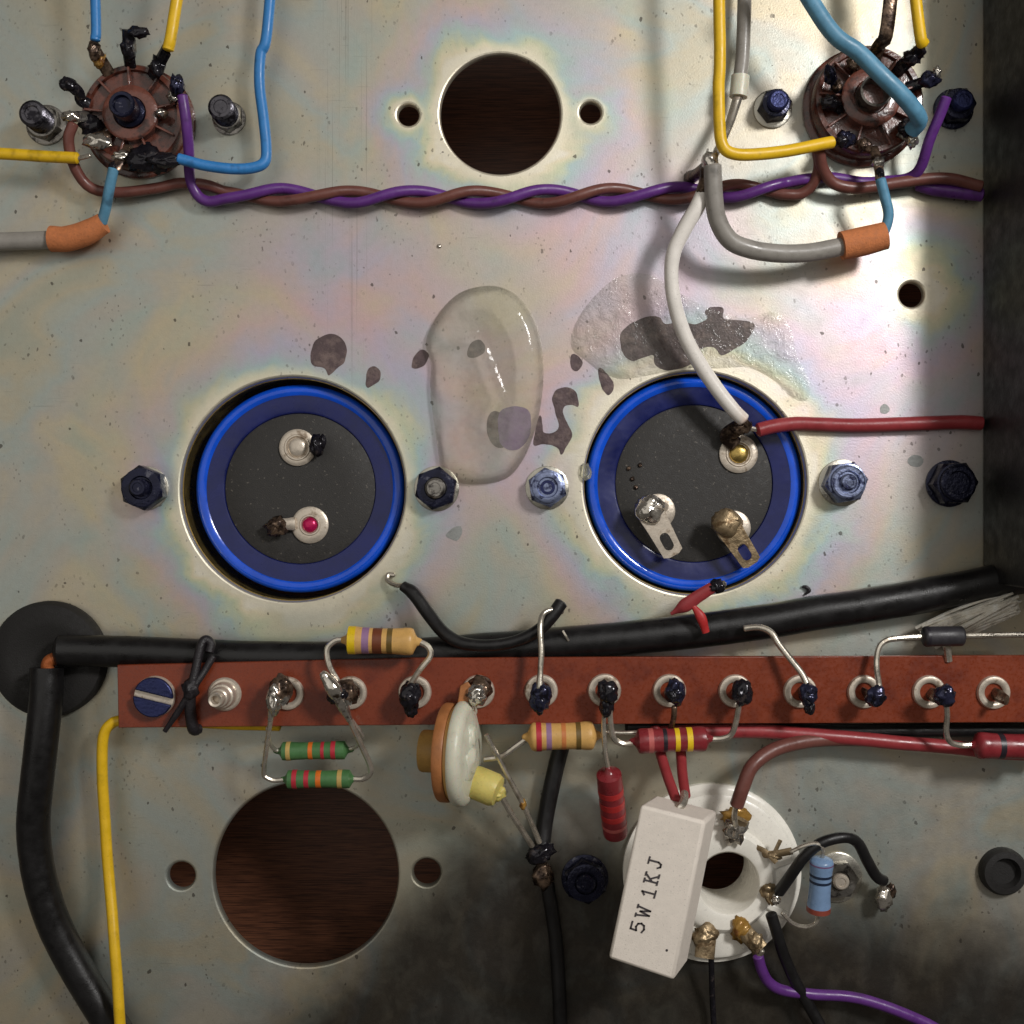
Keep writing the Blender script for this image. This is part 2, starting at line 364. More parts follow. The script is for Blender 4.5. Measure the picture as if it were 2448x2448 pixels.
    def specks(vec, scale, size, keep, seedvec):
        v = T.node('ShaderNodeTexVoronoi', voronoi_dimensions='2D'); T.l.new(T.mapping(vec, loc=seedvec), v.inputs['Vector'])
        v.inputs['Scale'].default_value = scale
        sc_ = T.node('ShaderNodeSeparateColor'); T.l.new(v.outputs['Color'], sc_.inputs[0])
        rr = T.math('MULTIPLY', sc_.outputs[1], size)
        inside = T.math('LESS_THAN', v.outputs['Distance'], rr)
        return T.math('MULTIPLY', inside, T.math('LESS_THAN', sc_.outputs[0], keep))
    s1 = specks(sp, 1.9, .075, .16, (0, 0, 0)); s2 = specks(sp, 4.4, .15, .30, (3, 1, 0)); s3 = specks(sp, 9.0, .24, .30, (1, 7, 0))
    clus = T.range(T.noise(flat, .9, 3), .46, .60, .10, 1.0)
    sall = T.math('MAXIMUM', T.math('MULTIPLY', s1, .75), T.math('MULTIPLY', T.math('MAXIMUM', T.math('MULTIPLY', s2, .6), T.math('MULTIPLY', s3, .38)), clus))
    c = T.mix(sall, c, srgb(70, 64, 58))
    # drawn streaks across the rolled sheet
    st = T.noise(T.mapping(flat, scale=(26, .12, 1), rot=(0, 0, .02)), 1.0, 2)
    band = T.math('MULTIPLY', T.range(sx.outputs[0], -4.75, -4.3), T.range(sx.outputs[0], -3.5, -3.2, 1, 0))
    band = T.math('MULTIPLY', band, T.range(sx.outputs[1], 2.0, 6.0))
    c = T.mix(T.math('MULTIPLY', T.range(st, .60, .68), T.math('MULTIPLY', band, .3)), c, srgb(96, 90, 80))
    c = T.mix(T.range(T.noise(flat, 7, 4, .7), .35, .7, 0, .10), c, srgb(120, 112, 100))
    scr = T.range(T.noise(T.mapping(flat, scale=(1.1, 34, 1), rot=(0, 0, .75)), 1.0, 2), .67, .72)
    scr = T.math('MULTIPLY', scr, T.range(T.noise(flat, .6, 2), .48, .62))
    c = T.mix(T.math('MULTIPLY', scr, .28), c, srgb(96, 90, 80))
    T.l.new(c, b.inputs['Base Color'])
    b.inputs['Metallic'].default_value = 0.80
    rg = T.range(T.noise(flat, 2.0, 6, .7), .3, .7, .40, .50)
    T.l.new(rg, b.inputs['Roughness'])
    bn = T.node('ShaderNodeBump'); bn.inputs['Strength'].default_value = .10; bn.inputs['Distance'].default_value = .05
    T.l.new(T.noise(flat, 24, 3, .7), bn.inputs['Height']); T.l.new(bn.outputs[0], b.inputs['Normal'])
    return m
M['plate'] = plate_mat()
def wood_mat():
    m = bpy.data.materials.new('dark_table_wood'); m.use_nodes = True; T = NT(m); b = T.n['Principled BSDF']
    co = T.node('ShaderNodeTexCoord').outputs['Object']
    g = T.noise(T.mapping(co, scale=(.22, 5.5, 1), rot=(0, 0, .03)), 1.6, 7, .7, .6)
    f = T.noise(T.mapping(co, scale=(.5, 22, 1)), 2.0, 3, .6)
    c = T.ramp(g, [(.28, srgb(56, 36, 26)), (.5, srgb(126, 80, 56)), (.72, srgb(84, 52, 38))])
    c = T.mix(T.range(f, .46, .6, 0, .8), c, srgb(50, 29, 24))
    T.l.new(c, b.inputs['Base Color']); b.inputs['Roughness'].default_value = .45
    return m
M['wood'] = wood_mat()

# ------------------------------------------------------------------ setting: table and chassis plate
t = MB(); t.box(Vector((0, 0, -4.85)), Vector((45, 0, 0)), Vector((0, 45, 0)), Vector((0, 0, .25)))
t.build('table_top', M['wood'], kind='structure', flat=True)
def build_plate():
    X0, X1, Y0, Y1 = -14.2, 14.6, -14.2, 14.2
    bev, th = 0.07, 0.22
    v2 = [Vector((X0, Y0)), Vector((X1, Y0)), Vector((X1, Y1)), Vector((X0, Y1))]; ed = [(0, 1), (1, 2), (2, 3), (3, 0)]
    for x, y, r in HOLES:
        p = W(x, y); n = 112 if r > 100 else 48; b = len(v2)
        for k in range(n):
            a = 2*math.pi*k/n
            v2.append(Vector((p.x + (r/100+bev)*math.cos(a), p.y + (r/100+bev)*math.sin(a)))); ed.append((b+k, b+(k+1) % n))
    vo, eo, fo, *_ = delaunay_2d_cdt(v2, ed, [], 0, 1e-6)
    mb = MB(); mb.v = [(p.x, p.y, 0) for p in vo]
    nb = len(mb.v)
    for f in fo:
        c = sum((vo[i] for i in f), Vector((0, 0))) / len(f)
        if all((c - W(x, y).to_2d()).length > r/100 + bev - .004 for x, y, r in HOLES):
            f = list(f)
            ar = (vo[f[1]]-vo[f[0]]).cross(vo[f[2]]-vo[f[0]])
            mb.f.append(tuple(f if ar > 0 else reversed(f)))
    for x, y, r in HOLES:
        p = W(x, y); R = r/100
        mb.lathe([(R+bev, 0), (R+bev*.5, -.014), (R+.012, -.045), (R, -.085), (R, -th+.03), (R+.02, -th)], p, seg=112 if r > 100 else 48, caps=(False, False))
    # rim skirt of the sheet
    for (a, b) in (((X0, Y0), (X1, Y0)), ((X1, Y0), (X1, Y1)), ((X1, Y1), (X0, Y1)), ((X0, Y1), (X0, Y0))):
        k = len(mb.v); mb.v += [(a[0], a[1], 0), (b[0], b[1], 0), (b[0], b[1], -th), (a[0], a[1], -th)]; mb.f.append((k, k+1, k+2, k+3))
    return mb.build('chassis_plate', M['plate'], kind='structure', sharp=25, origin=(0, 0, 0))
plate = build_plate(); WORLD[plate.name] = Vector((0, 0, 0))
def flat_patch(name, pts, m, z, parent, label=None, n=5):
    P = [W(x, y, 0) for x, y in pts]; k = len(P); out = []
    for i in range(k):
        p0, p1, p2, p3 = P[i-1], P[i], P[(i+1) % k], P[(i+2) % k]
        for j in range(n):
            t = j/n; q = 0.5*((2*p1)+(p2-p0)*t+(2*p0-5*p1+4*p2-p3)*t*t+(3*p1-p0-3*p2+p3)*t**3)
            q = q + noise.noise_vector(q*6)*.018; out.append(Vector((q.x, q.y, z)))
    mb = MB(); mb.prism(list(reversed(out)) if False else out, (0, 0, -.006))
    return mb.build(name, m, parent, label=label, flat=True)
ink = [
 ([(742,850),(752,818),(775,802),(803,800),(824,818),(829,842),(822,868),(800,885),(785,898),(775,880),(750,875)], 'ink', 'large round dried ink blot with a pointed lower edge'),
 ([(877,893),(883,880),(897,876),(910,890),(908,910),(893,920),(880,928),(874,915)], 'ink', None),
 ([(984,878),(992,850),(1008,836),(1024,845),(1022,862),(1008,878)], 'ink', None),
 ([(1117,850),(1124,822),(1146,812),(1160,828),(1155,845),(1132,855)], 'ink', None),
 ([(1366,880),(1363,855),(1372,845),(1388,858),(1393,870),(1378,888)], 'ink', None),
 ([(1430,895),(1432,880),(1446,888),(1463,908),(1468,925),(1455,945),(1440,930)], 'ink', None),
 ([(1065,1278),(1085,1262),(1102,1258),(1103,1278),(1092,1294),(1076,1288)], 'ink_pale', None),
 ([(2104,975),(2112,966),(2122,970),(2126,980),(2118,989),(2106,987)], 'ink_pale', None),
 ([(2170,1100),(2182,1088),(2200,1090),(2207,1102),(2198,1115),(2178,1114)], 'ink_pale', None),
 ([(1287,1000),(1294,998),(1299,1032),(1322,1035),(1336,1020),(1328,985),(1320,955),(1330,932),(1352,925),(1375,935),(1383,958),(1381,973),(1365,968),(1350,972),(1345,988),(1358,1015),(1368,1040),(1356,1065),(1342,1087),(1332,1070),(1300,1062),(1276,1062)], 'ink', 'dried ink stroke hooked like a figure two beside the glue blob'),
 ([(1482,810),(1492,785),(1520,768),(1550,757),(1575,758),(1592,775),(1625,768),(1660,775),(1690,762),(1685,745),(1705,733),(1728,738),(1730,762),(1765,765),(1798,770),(1803,785),(1785,815),(1755,835),(1725,850),(1705,830),(1670,838),(1660,865),(1630,880),(1590,885),(1565,870),(1562,850),(1540,855),(1510,862),(1490,845)], 'ink', 'wide lobed ink stain behind the white wire'),
 ([(1164,1010),(1172,988),(1190,985),(1210,1000),(1205,1030),(1210,1060),(1195,1072),(1175,1060),(1165,1035)], 'ink', None),
]
for i, (pts, m, lab) in enumerate(ink): flat_patch('ink_mark', pts, M[m], .006, plate, lab)
flat_patch('ink_mark', [(1195,985),(1230,972),(1262,980),(1270,1010),(1262,1050),(1235,1075),(1205,1070),(1192,1040)], M['ink_violet'], .012, plate, 'violet ink smear under the glue blob')

# ------------------------------------------------------------------ glue
def inside(p, poly):
    r = False; j = len(poly)-1
    for i in range(len(poly)):
        a, b = poly[i], poly[j]
        if (a.y > p.y) != (b.y > p.y) and p.x < (b.x-a.x)*(p.y-a.y)/(b.y-a.y)+a.x: r = not r
        j = i
    return r
def dist_poly(p, poly):
    d = 1e9; j = len(poly)-1
    for i in range(len(poly)):
        a, b = poly[j], poly[i]; ab = b-a; t = max(0, min(1, (p-a).dot(ab)/max(ab.length_squared, 1e-9)))
        d = min(d, (p-(a+ab*t)).length); j = i
    return d
def slab(pts, hfun, step, z0=0.003):
    P = [W(x, y).to_2d() for x, y in pts]; k = len(P); out = []
    for i in range(k):
        p0, p1, p2, p3 = P[i-1], P[i], P[(i+1) % k], P[(i+2) % k]
        for j in range(6):
            t = j/6; out.append(0.5*((2*p1)+(p2-p0)*t+(2*p0-5*p1+4*p2-p3)*t*t+(3*p1-p0-3*p2+p3)*t**3))
    v2 = list(out); ed = [(i, (i+1) % len(out)) for i in range(len(out))]
    x0 = min(p.x for p in out); x1 = max(p.x for p in out); y0 = min(p.y for p in out); y1 = max(p.y for p in out)
    y = y0
    while y < y1:
        x = x0
        while x < x1:
            q = Vector((x+random.uniform(-.2, .2)*step, y+random.uniform(-.2, .2)*step))
            if inside(q, out) and dist_poly(q, out) > step*.35: v2.append(q)
            x += step
        y += step
    vo, eo, fo, *_ = delaunay_2d_cdt(v2, ed, [], 1, 1e-6)
    mb = MB(); mb.v = [(p.x, p.y, z0 + hfun(p, dist_poly(p, out))) for p in vo]
    for f in fo:
        f = list(f); ar = (vo[f[1]]-vo[f[0]]).cross(vo[f[2]]-vo[f[0]]); mb.f.append(tuple(f if ar > 0 else reversed(f)))
    return mb
CREASE = [[W(x, y).to_2d() for x, y in L] for L in ([(1015, 834), (1075, 818), (1140, 798)], [(1160, 838), (1180, 892), (1202, 942)], [(1202, 942), (1180, 985), (1172, 1012)], [(1040, 900), (1062, 960), (1060, 1090)])]
def crease(p):
    d = 1e9
    for L in CREASE:
        for a, b in zip(L, L[1:]):
            ab = b-a; t = max(0, min(1, (p-a).dot(ab)/ab.length_squared)); d = min(d, (p-(a+ab*t)).length)
    return math.exp(-(d/.06)**2)
def hglue(p, d):
    t = min(d/.42, 1); dome = math.sqrt(max(0, 1-(1-t)**2))
    return .34*dome*(1-.18*min(max(d-.4, 0)/.6, 1)) + .03*noise.noise(Vector((p.x*1.5, p.y*1.5, 2)))*t + .01 + .06*crease(p)*t
g1 = [(1165,683),(1105,697),(1060,735),(1026,790),(1018,832),(1030,872),(1028,930),(1036,1000),(1048,1085),(1056,1122),(1090,1152),(1150,1158),(1212,1143),(1250,1100),(1276,1040),(1293,970),(1300,900),(1297,840),(1284,778),(1252,722),(1212,692)]
slab(g1, hglue, .07).build('glue_blob', M['glue'], sharp=180, label='thick clear oval glue blob between the two blue capacitors', cat='glue')
g1b = [(1030,850),(1024,940),(1028,1020),(1030,1080),(1040,1110),(1062,1120),(1060,1000),(1052,900)]
def hfilm(p, d): return .008 + .028*min(d/.12, 1)*(.6+.9*abs(noise.noise(Vector((p.x*2.2, p.y*2.2, 5)))))+.014*noise.noise(Vector((p.x*6, p.y*6, 9)))*min(d/.2, 1)
g2 = [(1372,838),(1366,805),(1388,752),(1430,700),(1480,662),(1545,655),(1610,690),(1690,735),(1780,760),(1850,745),(1890,785),(1905,850),(1935,915),(1930,955),(1895,950),(1850,908),(1790,878),(1720,880),(1640,880),(1560,895),(1490,905),(1440,890),(1400,860)]
slab(g2, hfilm, .10, .016).build('glue_film', M['film'], sharp=180, label='thin wrinkled clear glue film spread behind the white wire', cat='glue')

# ------------------------------------------------------------------ black cover at the right
mb = MB(); p = [W(2349, -150), W(2349, 1392), Vector((14.5, W(0, 1392).y, 0)), Vector((14.5, W(0, -150).y, 0))]
mb.prism([q + Vector((0, 0, 3.3)) for q in p], (0, 0, -3.295))
mb.build('steel_cover', M['black_paint'], label='tall black steel wall along the right edge of the plate', cat='cover', bevel=.06)

# ------------------------------------------------------------------ bolts with nuts
def hexnut(c, r, z0, h, collar=0):
    mb = MB(); ph = random.random()
    R = [(r, z0), (r, z0+h*.82)]
    rings = [[c + Vector((math.cos(math.pi/3*(k//4)+ph)*rr*(1-((k % 4)/4)) + math.cos(math.pi/3*(k//4+1)+ph)*rr*((k % 4)/4),
             math.sin(math.pi/3*(k//4)+ph)*rr*(1-((k % 4)/4)) + math.sin(math.pi/3*(k//4+1)+ph)*rr*((k % 4)/4), z)) for k in range(24)] for rr, z in R]
    circ = lambda rr, z: [c + Vector((math.cos(2*math.pi*k/24+ph)*rr, math.sin(2*math.pi*k/24+ph)*rr, z)) for k in range(24)]
    rings.append(circ(r*.86, z0+h*.97)); rings.append(circ(r*.78, z0+h))
    if collar: rings += [circ(r*.76, z0+h+collar*.8), circ(r*.68, z0+h+collar), circ(r*.56, z0+h+collar)]
    rings.append(circ(r*.52, z0+h+collar)); rings.append(circ(r*.47, z0+h+collar-.06))
    mb.ringface(rings); return mb
def bolt(x, y, label, rw=52, rn=48, rs=20, hn=36, top=62, nm='nut_black', sm='nut_black', collar=0, washer='zinc', name='bolt'):
    c = W(x, y); e = thing(name, label, 'bolt', c, 'nuts and bolts through the plate')
    a = rw/100
    MB().lathe([(a, .004), (a, .05), (a-.03, .065), (a*.5, .065)], c, seg=40).build('washer', M[washer], e)
    hexnut(c, rn/100, .067, hn/100, collar/100).build('nut', M[nm], e, sharp=30)
    prof = [(rs/100, .05)]; z = .15; r = rs/100
    while z < top/100-.05:
        prof += [(r, z), (r*.80, z+.05)]; z += .10
    prof += [(r, top/100-.04), (r*.8, top/100), (r*.55, top/100), (r*.5, top/100-.02)]
    MB().lathe(prof, c, seg=24).build('screw', M[sm], e, sharp=25)
    return e
bolt(352, 1167, 'black nut on a washer left of the left blue capacitor', rn=54, rs=21, hn=46, top=78)
bolt(1044, 1168, 'black nut with worn silver screw tip right of the left capacitor', rw=54, rn=52, rs=24, sm='steel')
bolt(1308, 1166, 'blue-grey lock nut just left of the right blue capacitor', nm='nut_blue', sm='screw_blue', collar=8, top=44, hn=34)
bolt(2012, 1154, 'pale blue lock nut just right of the right blue capacitor', rw=56, rn=52, nm='nut_blue', sm='nut_blue', collar=12, top=66, hn=44)
bolt(2268, 1156, 'dark nut close to the black cover at the right edge', rw=56, rn=54, rs=24, nm='nut_black', sm='nut_black', collar=14, top=62, hn=48, washer='nut_black')
bolt(548, 284, 'dark threaded bolt right of the upper left brown socket', rw=40, rn=37, rs=30, top=88, hn=24, washer='steel', nm='steel', sm='thread_steel')
bolt(112, 300, 'dark threaded bolt left of the upper left brown socket', rw=48, rn=42, rs=31, top=92, hn=28, washer='steel', nm='steel', sm='thread_steel')
bolt(1846, 262, 'dark bolt with bright blue tip left of the upper right socket', rw=46, rn=38, rs=24, top=74, hn=44, nm='nut_black', sm='screw_blue')
bolt(2278, 262, 'dark bolt between the upper right socket and the black cover', rw=48, rn=42, rs=24, top=74, hn=40, nm='nut_black', sm='screw_blue', washer='nut_black')
bolt(1398, 2098, 'greasy black nut left of the white cement resistor', rw=56, rn=52, rs=22, top=58, hn=40, washer='nut_black')
bolt(2000, 2096, 'silver screw on a washer behind the blue resistor', rw=60, rn=46, rs=19, top=46, hn=26, nm='steel', sm='eyelet')

# ------------------------------------------------------------------ capacitors
def capacitor(x, y, R, rd, label, z=-38):
    c = W(x, y, z); k = (D - z/100)/D; R = R/100*k; rd = rd/100*k
    e = thing('capacitor', label, 'capacitor', Vector((c.x, c.y, -4.6)), 'blue capacitors')
    h0 = -4.6 - c.z
    MB().lathe([(R, h0), (R, -.18), (R-.02, -.06), (R-.09, 0), (R-.20, .0), (R-.27, -.045)], c, seg=96, caps=(True, False)).build('sleeve_rim', M['cap_rim'], e, sharp=60)
    MB().lathe([(R-.265, -.05), (R-.33, -.06), (rd+.06, -.06), (rd+.02, -.075), (rd, -.12)], c, seg=96, caps=(False, True)).build('sleeve_lip', M['cap_blue'], e, sharp=40)
    MB().lathe([(rd-.004, -.10), (rd-.03, -.085), (rd*.6, -.08), (.02, -.08)], c, seg=72, caps=(False, True)).build('end_disc', M['cap_disc'], e)
    return e, c
def rivet(e, px, py, r, mring, mcore, rc, z=-46, h=10):
    c = W(px, py, z); a = S(r, z)
    w = MB().lathe([(a, 0), (a, .05), (a-.05, .08), (S(rc, z)+.05, .08), (S(rc, z)+.03, .11), (S(rc, z), .11), (S(rc, z)-.03, .05)], c, seg=36).build('terminal_ring', mring, e)
    MB().blob(c + Vector((0, 0, .06)), S(rc, z)*.86, S(rc, z)*.86, .09, .03).build('rivet', mcore, w)
    return w
CL, cl = capacitor(716, 1168, 250, 180, 'left blue capacitor with a magenta dot on one terminal', -38)
rivet(CL, 712, 1070, 44, M['eyelet'], M['eyelet'], 27)
rivet(CL, 742, 1255, 44, M['eyelet'], M['magenta'], 21)
MB().blob(W(757, 1066, -20), .17, .26, .16, .25, 2.5, 3).blob(W(772, 1055, -15), .08, .16, .12, .2, 2, 4).build('burnt_stub', M['burnt'], CL)
MB().tube([(705,1252,-34),(685,1253,-30),(668,1255,-28)], [16, 14, 16], seg=10, aspect=.5, up=(0, 0, 1)).build('tab', M['eyelet'], CL)
MB().blob(W(660, 1258, -24), .24, .22, .16, .35, 3, 9).build('burnt_joint', M['dull_solder'], CL)
CR, cr = capacitor(1660, 1156, 258, 188, 'right blue capacitor with two upright solder tabs', -30)
rivet(CR, 1765, 1085, 46, M['eyelet'], M['brass'], 27, -38)
MB().tube([(1757,1062,-26),(1740,1042,-10),(1765,1022,14),(1788,1015,24)], [20, 20, 19, 16], seg=12, aspect=.55, up=(0, 0, 1)).blob(W(1772, 1022, 16), .26, .16, .14, .25, 2.5, 5, axis=(0, 0, 1), up=(1, .3, 0)).build('lug', M['dull_solder'], CR)
def tab(e, base, knob, tip, w, m, mk, zt):
    # knob on the disc, blade bent up, slot near the tip
    MB().lathe([(.42, 0), (.42, .07), (.36, .10), (.1, .10)], W(base[0], base[1], -38), seg=28).build('terminal_ring', M['eyelet'], e)
    a, b = W(knob[0], knob[1], 30), W(tip[0], tip[1], zt)
    d = (b - a).normalized(); side = d.cross(Vector((0, 0, 1))).normalized(); nrm = side.cross(d).normalized()
    L = (b - a).length; hw = w/100
    def blade(u, v): return a + d*u + side*v
    mb = MB(); th = nrm * -.05
    s0, s1, sw = L*.52, L*.88, hw*.42
    arc = lambda cu, r, n, a0, a1: [(cu + math.cos(a0+(a1-a0)*i/n)*r, math.sin(a0+(a1-a0)*i/n)*r) for i in range(n+1)]
    outer = [(0, -hw*1.15), (L*.35, -hw), (L*.95, -hw*.86), (L, -hw*.45), (L, hw*.45), (L*.95, hw*.86), (L*.35, hw), (0, hw*1.15)]
    slot = arc(s1-sw, sw, 6, -math.pi/2, math.pi/2) + arc(s0+sw, sw, 6, math.pi/2, 3*math.pi/2)
    v2 = [Vector(p) for p in outer] + [Vector(p) for p in slot]
    n0, n1 = len(outer), len(slot)
    ed = [(i, (i+1) % n0) for i in range(n0)] + [(n0+i, n0+(i+1) % n1) for i in range(n1)]
    vo, eo, fo, *_ = delaunay_2d_cdt(v2, ed, [], 1, 1e-6)
    sp = [Vector(p) for p in slot]; fs = [f for f in fo if not inside(sum((vo[i] for i in f), Vector((0, 0)))/len(f), sp)]
    n = len(vo); mb.v = [tuple(blade(p.x, p.y)) for p in vo] + [tuple(blade(p.x, p.y)+th) for p in vo]
    for f in fs: mb.f.append(tuple(f)); mb.f.append(tuple(i+n for i in reversed(f)))
    for i, j in ed: mb.f.append((i, j, j+n, i+n))
    tb = mb.build('solder_tab', m, e, sharp=25)
    MB().sweep(smooth_path([W(base[0], base[1], -38), W(base[0]*.4+knob[0]*.6, base[1]*.4+knob[1]*.6-4, 12), a + nrm*.0 + d*.12], [hw*1.1]*3, 5)[0], [hw*1.1]*11, 10, aspect=.45, up=(d.x, d.y, 0)).build('tab_bend', m, tb)
    MB().blob(a + Vector((0, 0, -.02)), hw*1.2, hw*1.2, .2, .16, 1.5, 6).build('knob', mk, tb)
tab(CR, (1572, 1222), (1552, 1218), (1612, 1328), 29, M['eyelet'], M['solder'], 22)
tab(CR, (1752, 1262), (1735, 1250), (1800, 1350), 28, M['aged_tab'], M['aged_tab'], 22)
for i, (x, y) in enumerate(((1503, 1120), (1512, 1145), (1530, 1112), (1520, 1165))):
    MB().blob(W(x, y, -36), .05, .05, .035, .3, 2, i).build('solder_fleck', M['dull_solder'], CR)
for hx, hy, hr, lab in ((700, 1170, 268, 'thin brassy clamp ring around the left capacitor hole'), (1662, 1156, 266, 'thin brassy clamp ring around the right capacitor hole')):
    c = W(hx, hy); r = hr/100
    MB().lathe([(r+.05, -.21), (r-.015, -.21), (r-.02, -1.6), (r+.05, -1.6)], c, seg=96, caps=(False, False)).build('clamp_ring', M['brass'], label=lab, cat='clamp ring')

# ------------------------------------------------------------------ wires
def wire(label, pts, r, m, bare=None, ends=None, cat='wire', group=None, name='wire', jitter=.02, seg=14, n=8, tip=.4):
    c = W(*pts[0])
    body = MB().tube(pts, r, n=n, seg=seg, jitter=jitter, tip=tip)
    if not bare and not ends: return body.build(name, m, label=label, cat=cat, group=group)
    e = thing(name, label, cat, Vector((c.x, c.y, c.z)), group)
    body.build('insulation', m, e)
    for b in bare or []:
        MB().tube(b[0], b[1], seg=8, jitter=.008, tip=.6).build('bare_end', M[b[2] if len(b) > 2 else 'tin'], e)
    for q in ends or []:
        (x, y, z), s3, mm = q[:3]
        MB().blob(W(x, y, z), S(s3[0], z), S(s3[1], z), s3[2]/100, .22, 2.2, axis=(0, 0, 1), up=(q[3] if len(q) > 3 else None)).build('solder', M[mm], e)
    return e
# twisted pair
pc = [340, 665, 991, 1309, 1617, 1895, 2160]
def theta(x):
    for i in range(len(pc)-1):
        if x <= pc[i+1]: break
    return 2*math.pi*(i + (x-pc[i])/(pc[i+1]-pc[i])) + math.pi/2
def cy(x):
    K = [(300, 462), (560, 466), (1000, 470), (1300, 470), (1650, 461), (1900, 450), (2100, 440)]
    for (a, b), (c, d) in zip(K, K[1:]):
        if x <= c: return b + (d-b)*(x-a)/(c-a)
def strand(x0, x1, ph):
    out = []; x = x0
    while x <= x1:
        t_ = theta(x) + ph; out.append((x, cy(x) - 14*math.sin(t_), 29 + 13.5*math.cos(t_))); x += 20
    return out
wire('purple wire twisted around the brown one across the plate',
     [(438,232,120),(447,290,110),(453,360,80),(456,425,45),(474,466,34),(505,482,30)] + strand(545, 1900, 0) + [(1932,428,36),(1990,424,20),(2060,436,16),(2120,432,22),(2172,424,40),(2202,395,70),(2228,320,110),(2262,232,140)], 13, M['purple_pvc'], jitter=.05, n=4)
wire('brown wire twisted around the purple one across the plate',
     [(176,296,100),(165,335,92),(180,398,70),(222,448,45),(290,461,32),(370,452,30),(430,438,32),(490,439,36)] + strand(535, 1880, math.pi) + [(1915,463,24),(1942,440,36),(1955,400,60),(1950,360,90)], 13, M['brown_pvc'], jitter=.05, n=4)
wire('brown wire curving under the upper right socket to the edge', [(1958,362,95),(1966,400,70),(1990,436,52),(2035,449,46),(2090,446,44),(2150,436,44),(2215,427,46),(2275,428,46),(2345,446,44)], 14, M['brown_pvc'])
wire('short purple wire end near the black cover, below the brown wire', [(2195,440,20),(2235,452,22),(2290,460,26),(2346,466,28)], 16, M['purple_pvc'])
wire('blue wire bent in an L right of the upper left socket', [(662,-300,70),(641,60,70),(624,130,66),(621,200,64),(631,280,64),(637,345,66),(633,386,70),(606,401,76),(555,404,84),(490,396,96),(426,380,108)], [13]*11, M['blue_pvc'], ends=[((395,384,106), (44, 15, 13), 'burnt', (1, 0, 0))])
wire('yellow wire entering the upper left socket from the left edge', [(-60,366,90),(40,370,90),(110,374,92),(185,379,96)], 14, M['yellow_pvc'], bare=[([(185,379,96),(215,372,96)], 6)])
wire('yellow wire stub on the top lug of the upper left socket', [(470,-300,140),(415,50,140),(402,118,134)], 14, M['yellow_pvc'])
wire('blue wire stub at the very top left', [(215,-300,130),(229,40,130),(228,96,128)], 12, M['blue_pvc'], ends=[((226,120,122), (15, 24, 14), 'dull_solder')])
def sleeved(label_b, label_s, label_g, b, s, rs, g, rg):
    wire(label_b, b, 12.5, M['blue_old'], bare=None)
    MB().tube(s, rs, seg=20, n=6, jitter=.03).build('cable_sleeve', M['sleeve'], label=label_s, cat='sleeve')
    wire(label_g, g, rg, M['grey_pvc'], name='screened_cable', cat='cable')
sleeved('short faded blue wire below the upper left socket', 'orange cloth sleeve on the grey cable at the left edge', 'grey cable running off the left edge',
        [(272,404,96),(262,450,84),(254,495,68),(244,532,54)], [(124,572,46),(160,572,48),(205,556,52),(246,532,56)], [31, 30, 29, 25], [(-60,580,44),(60,576,44),(140,573,46)], 22)
sleeved('short faded blue wire below the upper right socket', 'orange cloth sleeve under the upper right socket', 'grey cable curving from the solder post to the orange sleeve',
        [(2104,430,120),(2116,474,112),(2124,515,104),(2112,556,96),(2095,572,92)], [(2011,586,90),(2058,577,90),(2116,563,94)], [34, 35, 33], [(1703,398,150),(1706,460,140),(1716,525,126),(1745,575,112),(1795,597,102),(1860,606,96),(1930,604,92),(1995,592,90),(2030,584,90)], 22)
wire('long yellow wire bent at a right angle near the upper right socket', [(1712,-400,200),(1721,100,186),(1719,210,180),(1720,300,176),(1728,348,172),(1752,366,168),(1800,369,160),(1870,362,146),(1990,340,116)], 14.5, M['yellow_pvc'])
wire('yellow wire stub above the upper right socket', [(2160,-300,190),(2196,60,170),(2207,106,156)], 14, M['yellow_pvc'])
wire('thick blue wire crossing in front of the upper right socket', [(1880,-90,200),(1985,72,200),(2050,125,196),(2110,182,190),(2160,232,176),(2192,272,156),(2197,292,136),(2180,312,112)], [20]*8, M['blue_old'])
e = thing('lug_wire', 'bare grey lead with white ferrule above the solder post', 'lead', W(1776, 60, 60))
MB().tube([(1790,-400,60),(1778,80,62),(1770,185,64)], 17, seg=14, jitter=.01).build('grey_lead', M['grey_pvc'], e)
MB().tube([(1770,182,64),(1768,206,64),(1765,232,64)], 22, seg=16).build('ferrule', M['disc_white'], e)
MB().tube([(1764,232,64),(1752,270,76),(1735,320,104),(1704,382,140)], [12, 11, 10, 9], seg=10).build('bare_end', M['tin'], e)
e = thing('solder_post', 'fluxed solder post joining grey cable and white wire', 'solder post', W(1680, 440, 0))
MB().tube([(1650,425,4),(1668,415,60),(1688,398,120),(1697,388,146)], [17, 14, 14, 13], seg=10).build('post', M['dull_solder'], e)
MB().blob(W(1697, 388, 146), .20, .23, .2, .2, 2, 2).build('solder', M['solder'], e)
MB().tube([(1690,400,140),(1690,430,130),(1676,462,118)], [17, 19, 15], seg=10).build('joint', M['dull_solder'], e)
wire('white flattened wire running down to the right capacitor', [(1682,448,120),(1668,492,114),(1640,540,106),(1612,600,98),(1605,660,90),(1613,725,80),(1636,800,68),(1668,862,56),(1710,925,46),(1752,978,40),(1778,1004,36)], [15,19,19,18,17,17.5,18,18,17.5,17,16.5], M['white_pvc'], jitter=.01,
     bare=[([(1778,1004,36),(1790,1018,28),(1782,1030,20)], 9, 'dull_solder')])
wire('red wire from the right capacitor to the right edge', [(1813,1028,22),(1850,1018,20),(1900,1012,18),(1960,1014,18),(2050,1016,18),(2140,1014,18),(2230,1010,18),(2300,1009,18),(2346,1012,18)], 17, M['red_pvc'], bare=[([(1818,1028,22),(1796,1024,24),(1780,1020,24)], 6)])

